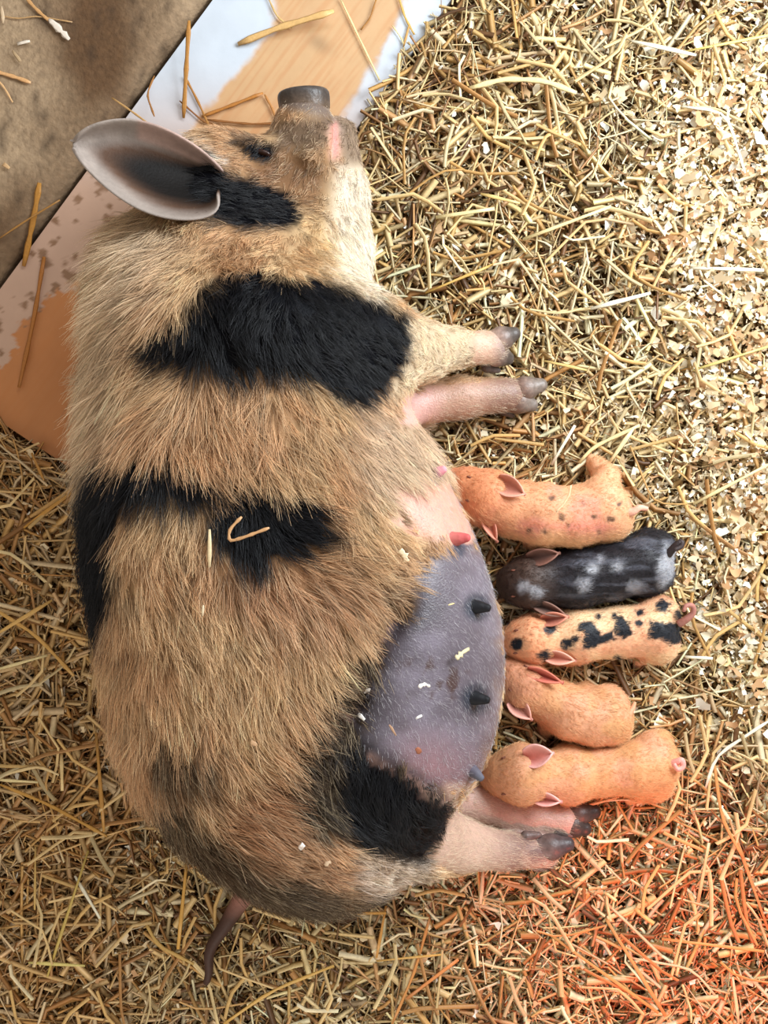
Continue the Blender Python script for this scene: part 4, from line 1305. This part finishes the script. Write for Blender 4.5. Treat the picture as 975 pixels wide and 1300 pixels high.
for pts, w, c, lab in [
    ([(-6, 806), (66, 762)], 8, (222, 178, 104), 'golden straw rising right at the left frame edge'),
    ([(-6, 774), (46, 806), (94, 858)], 8, (214, 166, 90), 'long bent golden straw left of the sow\'s flank'),
    ([(-4, 850), (60, 832)], 6, PALE, 'thin pale straw under the crossed golden ones'),
    ([(-4, 986), (50, 972), (75, 984)], 6, (232, 204, 150), 'kinked pale straw at left below the flank'),
    ([(-4, 990), (48, 993)], 6, PALE, 'level pale straw under the kinked one'),
    ([(78, 956), (79, 1004)], 8, (240, 210, 150), 'upright pale split straw left of the rump'),
    ([(0, 996), (60, 1020), (136, 1062)], 7, (198, 148, 70), 'long golden straw slanting down left of the rump'),
    ([(122, 930), (132, 1056)], 8, (196, 144, 70), 'long upright golden straw against the sow\'s hind back'),
    ([(30, 670), (112, 610)], 7, (200, 146, 66), 'golden straw running under the black back patch'),
    ([(40, 575), (56, 610)], 6, (190, 136, 64), 'short amber straw below the corner of the board'),
    ([(95, 1112), (127, 1166)], 7, WHITE, 'short white straw in the lower left bedding'),
    ([(36, 1222), (108, 1226)], 7, (226, 210, 130), 'level yellow straw in the lower left bedding'),
    ([(60, 1240), (112, 1080)], 6, (206, 178, 96), 'yellow stalk crossing the level one in the lower left'),
    ([(45, 1075), (44, 1155)], 5, (206, 170, 100), 'thin upright stalk at left under the rump'),
    ([(238, 1085), (226, 1205)], 8, (222, 170, 84), 'upright golden straw left of the tail'),
    ([(184, 1170), (200, 1200), (246, 1224)], 8, (206, 168, 96), 'bent tan straw left of the tail tip'),
    ([(376, 1161), (490, 1159)], 8, (220, 164, 84), 'level golden straw under the rump'),
    ([(284, 1300), (344, 1258), (424, 1226)], 7, (218, 174, 92), 'long golden straw rising from the bottom edge'),
    ([(490, 1150), (478, 1216)], 6, (216, 156, 80), 'upright orange straw below the level golden one'),
    ([(545, 1166), (528, 1230), (498, 1300)], 6, (206, 140, 76), 'long orange stalk below the hind leg'),
    ([(582, 1218), (516, 1268)], 8, (214, 140, 80), 'wide orange straw slanting in the lamp glow'),
    ([(478, 1220), (560, 1212)], 5, (216, 170, 92), 'thin level straw at the edge of the lamp glow'),
    ([(614, 1100), (610, 1148)], 8, (240, 210, 170), 'short pale straw under the hind hooves'),
    ([(700, 1188), (836, 1286)], 7, (206, 156, 92), 'long tan straw slanting to the lower right corner'),
    ([(770, 1168), (845, 1290)], 8, (206, 152, 92), 'wide tan straw parallel to the lower right slanting one'),
    ([(840, 1192), (970, 1208)], 7, (214, 160, 96), 'level tan straw in the lower right'),
    ([(905, 956), (916, 1040), (944, 1090)], 7, (204, 152, 92), 'long stalk dropping right of the lowest piglet'),
    ([(926, 1040), (975, 1180)], 7, (196, 140, 86), 'reddish stalk beside the right frame edge'),
    ([(886, 1146), (900, 1070)], 8, (222, 190, 140), 'pale straw upright in the red lamp glow'),
    ([(720, 1030), (786, 1012)], 5, (226, 180, 130), 'thin straw under the lowest piglet\'s hind foot'),
    ([(770, 1060), (790, 1034)], 6, (244, 226, 180), 'short bright straw right of the hind hooves'),
    ([(930, 1240), (938, 1300)], 7, (226, 196, 150), 'pale straw at the bottom edge far right'),
    ([(800, 1216), (880, 1230), (908, 1264)], 5, (226, 200, 160), 'thin bowed pale stalk in the lower right'),
]:
    S(pts, w, c, lab, zs=(ZS - 0.004, ZS + 0.003))

# loose stalks on top of the bedding that nothing tells apart
protos = []
g = np.random.default_rng(77)
for k in range(10):
    L_ = g.uniform(0.055, 0.115); w_ = g.uniform(0.0045, 0.0075); bn = g.normal(0, 0.16)
    ci = [0, 1, 2, 6, 3, 4, 0, 1, 7, 6][k]
    v, q, c, _ = stalks(1, np.zeros(1), np.zeros(1), np.array([L_]), np.array([w_]), np.zeros(1), np.full(1, 0.05), np.zeros(1), np.array([0.4]), np.array([bn]), STRAW_COLS[ci:ci + 1], 6, 4)
    v[:, 2] -= 0.05
    me = bpy.data.meshes.new('straw_stalk')
    me.from_pydata([tuple(a) for a in v], [], [tuple(int(i) for i in f) for f in q])
    a = me.color_attributes.new('tint', 'FLOAT_COLOR', 'POINT')
    a.data.foreach_set('color', np.c_[c, np.ones(len(c))].astype(np.float32).ravel())
    me.polygons.foreach_set('use_smooth', np.ones(len(me.polygons), bool)); me.materials.append(M_straw)
    protos.append((me, L_))
LANDMARKS = [(640, 430, "the sow's front hooves"), (470, 200, "the sow's jaw"), (520, 90, 'the board corner by the snout'), (920, 230, 'the brightest shavings'), (690, 60, 'the bowed pale blade'),
             (752, 588, "the ginger piglet's raised foot"), (862, 690, "the dark piglet's tail"), (878, 775, "the blotched piglet's curled tail"), (866, 970, "the lowest piglet's curled tail"), (800, 905, 'the bent tan piglet'),
             (755, 1035, "the sow's far hind hoof"), (700, 1090, "the sow's near hind hoof"), (265, 1210, "the sow's tail"), (430, 1165, "the sow's rump"), (110, 720, "the sow's black back patch"), (60, 590, 'the low corner of the board'),
             (180, 1000, "the sow's hip"), (60, 1226, 'the level yellow straw'), (850, 1150, 'the red lamp patch'), (500, 1290, 'the bottom edge of the picture'), (965, 600, "the dark piglet's side of the pen"),
             (760, 280, 'the long pale slanting straw'), (880, 470, 'the greenish straw')]
COLOURS = ['pale gold', 'golden', 'amber', 'straw yellow', 'cream', 'brown', 'pale gold', 'golden', 'khaki', 'straw yellow']
used = set()
placed = tries = 0
while placed < 170 and tries < 6000:
    tries += 1
    px_, py_ = g.uniform(0, 975), g.uniform(0, 1300)
    kk = int(g.integers(0, 10)); me, L_ = protos[kk]
    a = g.uniform(0, math.pi)
    p = P(px_, py_, 0.042)
    d = np.array([math.cos(a), math.sin(a), 0])
    pts = np.array([p + d * L_ * t for t in (-0.5, -0.25, 0, 0.25, 0.5)])
    uu, v_ = board_uv(pts[:, 0], pts[:, 1])
    if (inside_any(pts) < 0.004).any() or ((uu < bw + 0.005) & (v_ > -0.005)).any():
        continue
    qx, qy = to_px(pts)
    if any(g_.hit(float(qx[k]), float(qy[k])) is not None for g_ in [SOW] + PIGLETS for k in (0, 2, 4)):
        continue
    deg = math.degrees(a)
    way = 'lying level' if deg < 18 or deg > 162 else 'lying upright' if 72 < deg < 108 else 'slanting up rightwards' if deg <= 72 else 'slanting down rightwards'
    lx, ly, ln_ = min(LANDMARKS, key=lambda q: (q[0] - px_) ** 2 + (q[1] - py_) ** 2)
    dx_, dy_ = px_ - lx, py_ - ly
    far = 'well ' if math.hypot(dx_, dy_) > 90 else 'just '
    rel = ('right of' if dx_ > 0 else 'left of') if abs(dx_) > abs(dy_) else ('below' if dy_ > 0 else 'above')
    lab = ('long ' if L_ > 0.085 else 'short ') + COLOURS[kk] + ' straw ' + way + ' ' + far + rel + ' ' + ln_
    if len(lab.split()) > 16: continue
    if lab in used:
        continue
    used.add(lab)
    o = bpy.data.objects.new('straw_stalk', me); COL.objects.link(o)
    o.location = p; o.rotation_euler = (0, g.normal(0, 0.05), a)
    tag(o, lab, 'straw', 'loose straw stalks on top of the bedding')
    placed += 1

# shavings and crumbs stuck on the animals and the kerb
for pts, w, c, lab, z in [
    ([(508, 698), (514, 706), (516, 714)], 11, (250, 232, 196), 'cream wood flake where the sow\'s fur meets her udder', 'sow'),
    ([(455, 906), (463, 914)], 7, (246, 244, 240), 'white flake at the left rim of the udder', 'sow'),
    ([(531, 872), (540, 868), (546, 872)], 6, (250, 244, 236), 'curled white flake in the middle of the udder', 'sow'),
    ([(528, 912), (536, 908)], 6, (250, 246, 240), 'white flake below the curled one on the udder', 'sow'),
    ([(462, 880), (470, 874)], 5, (246, 242, 236), 'small white flake at upper left of the udder', 'sow'),
    ([(579, 836), (590, 826), (596, 824)], 8, (226, 214, 176), 'beige crumb between the two black teats', 'sow'),
    ([(528, 950), (534, 956)], 9, (178, 112, 84), 'brown crumb low on the udder', 'sow'),
    ([(494, 920), (503, 934)], 4, (200, 160, 130), 'thin tan chip low left on the udder', 'sow'),
    ([(569, 768), (577, 766)], 4, (236, 214, 160), 'tiny cream crumb left of the upper black teat', 'sow'),
    ([(380, 1078), (386, 1072)], 9, (250, 244, 236), 'white flake on the sow\'s brown ham', 'sow'),
    ([(412, 1098), (420, 1094)], 8, (240, 214, 180), 'tan flake on the lower ham', 'sow'),
    ([(318, 942), (326, 946)], 9, (220, 180, 140), 'tan flake on the sow\'s hip', 'sow'),
    ([(258, 768), (257, 782)], 3, (238, 220, 186), 'sliver of straw low on the sow\'s back fur', 'sow'),
    ([(62, 24), (74, 36), (88, 50)], 13, (240, 228, 214), 'broad white wood flake on the kerb', 0.036),
    ([(22, 56), (38, 52)], 8, (238, 226, 210), 'small white wood flake on the kerb left of the broad one', 0.036),
    ([(2, 8), (4, 30)], 8, (226, 200, 166), 'tan wood flake at the top left corner of the kerb', 0.036),
    ([(4, 208), (12, 214)], 9, (214, 176, 130), 'tan wood flake on the kerb left of the ear', 0.036),
    ([(16, 64), (26, 78)], 8, (196, 168, 130), 'dull tan wood flake under the small white one', 0.036),
]:
    S(pts, w, c, lab, z=z, name='wood_shaving', cat='shaving', flat=0.12)
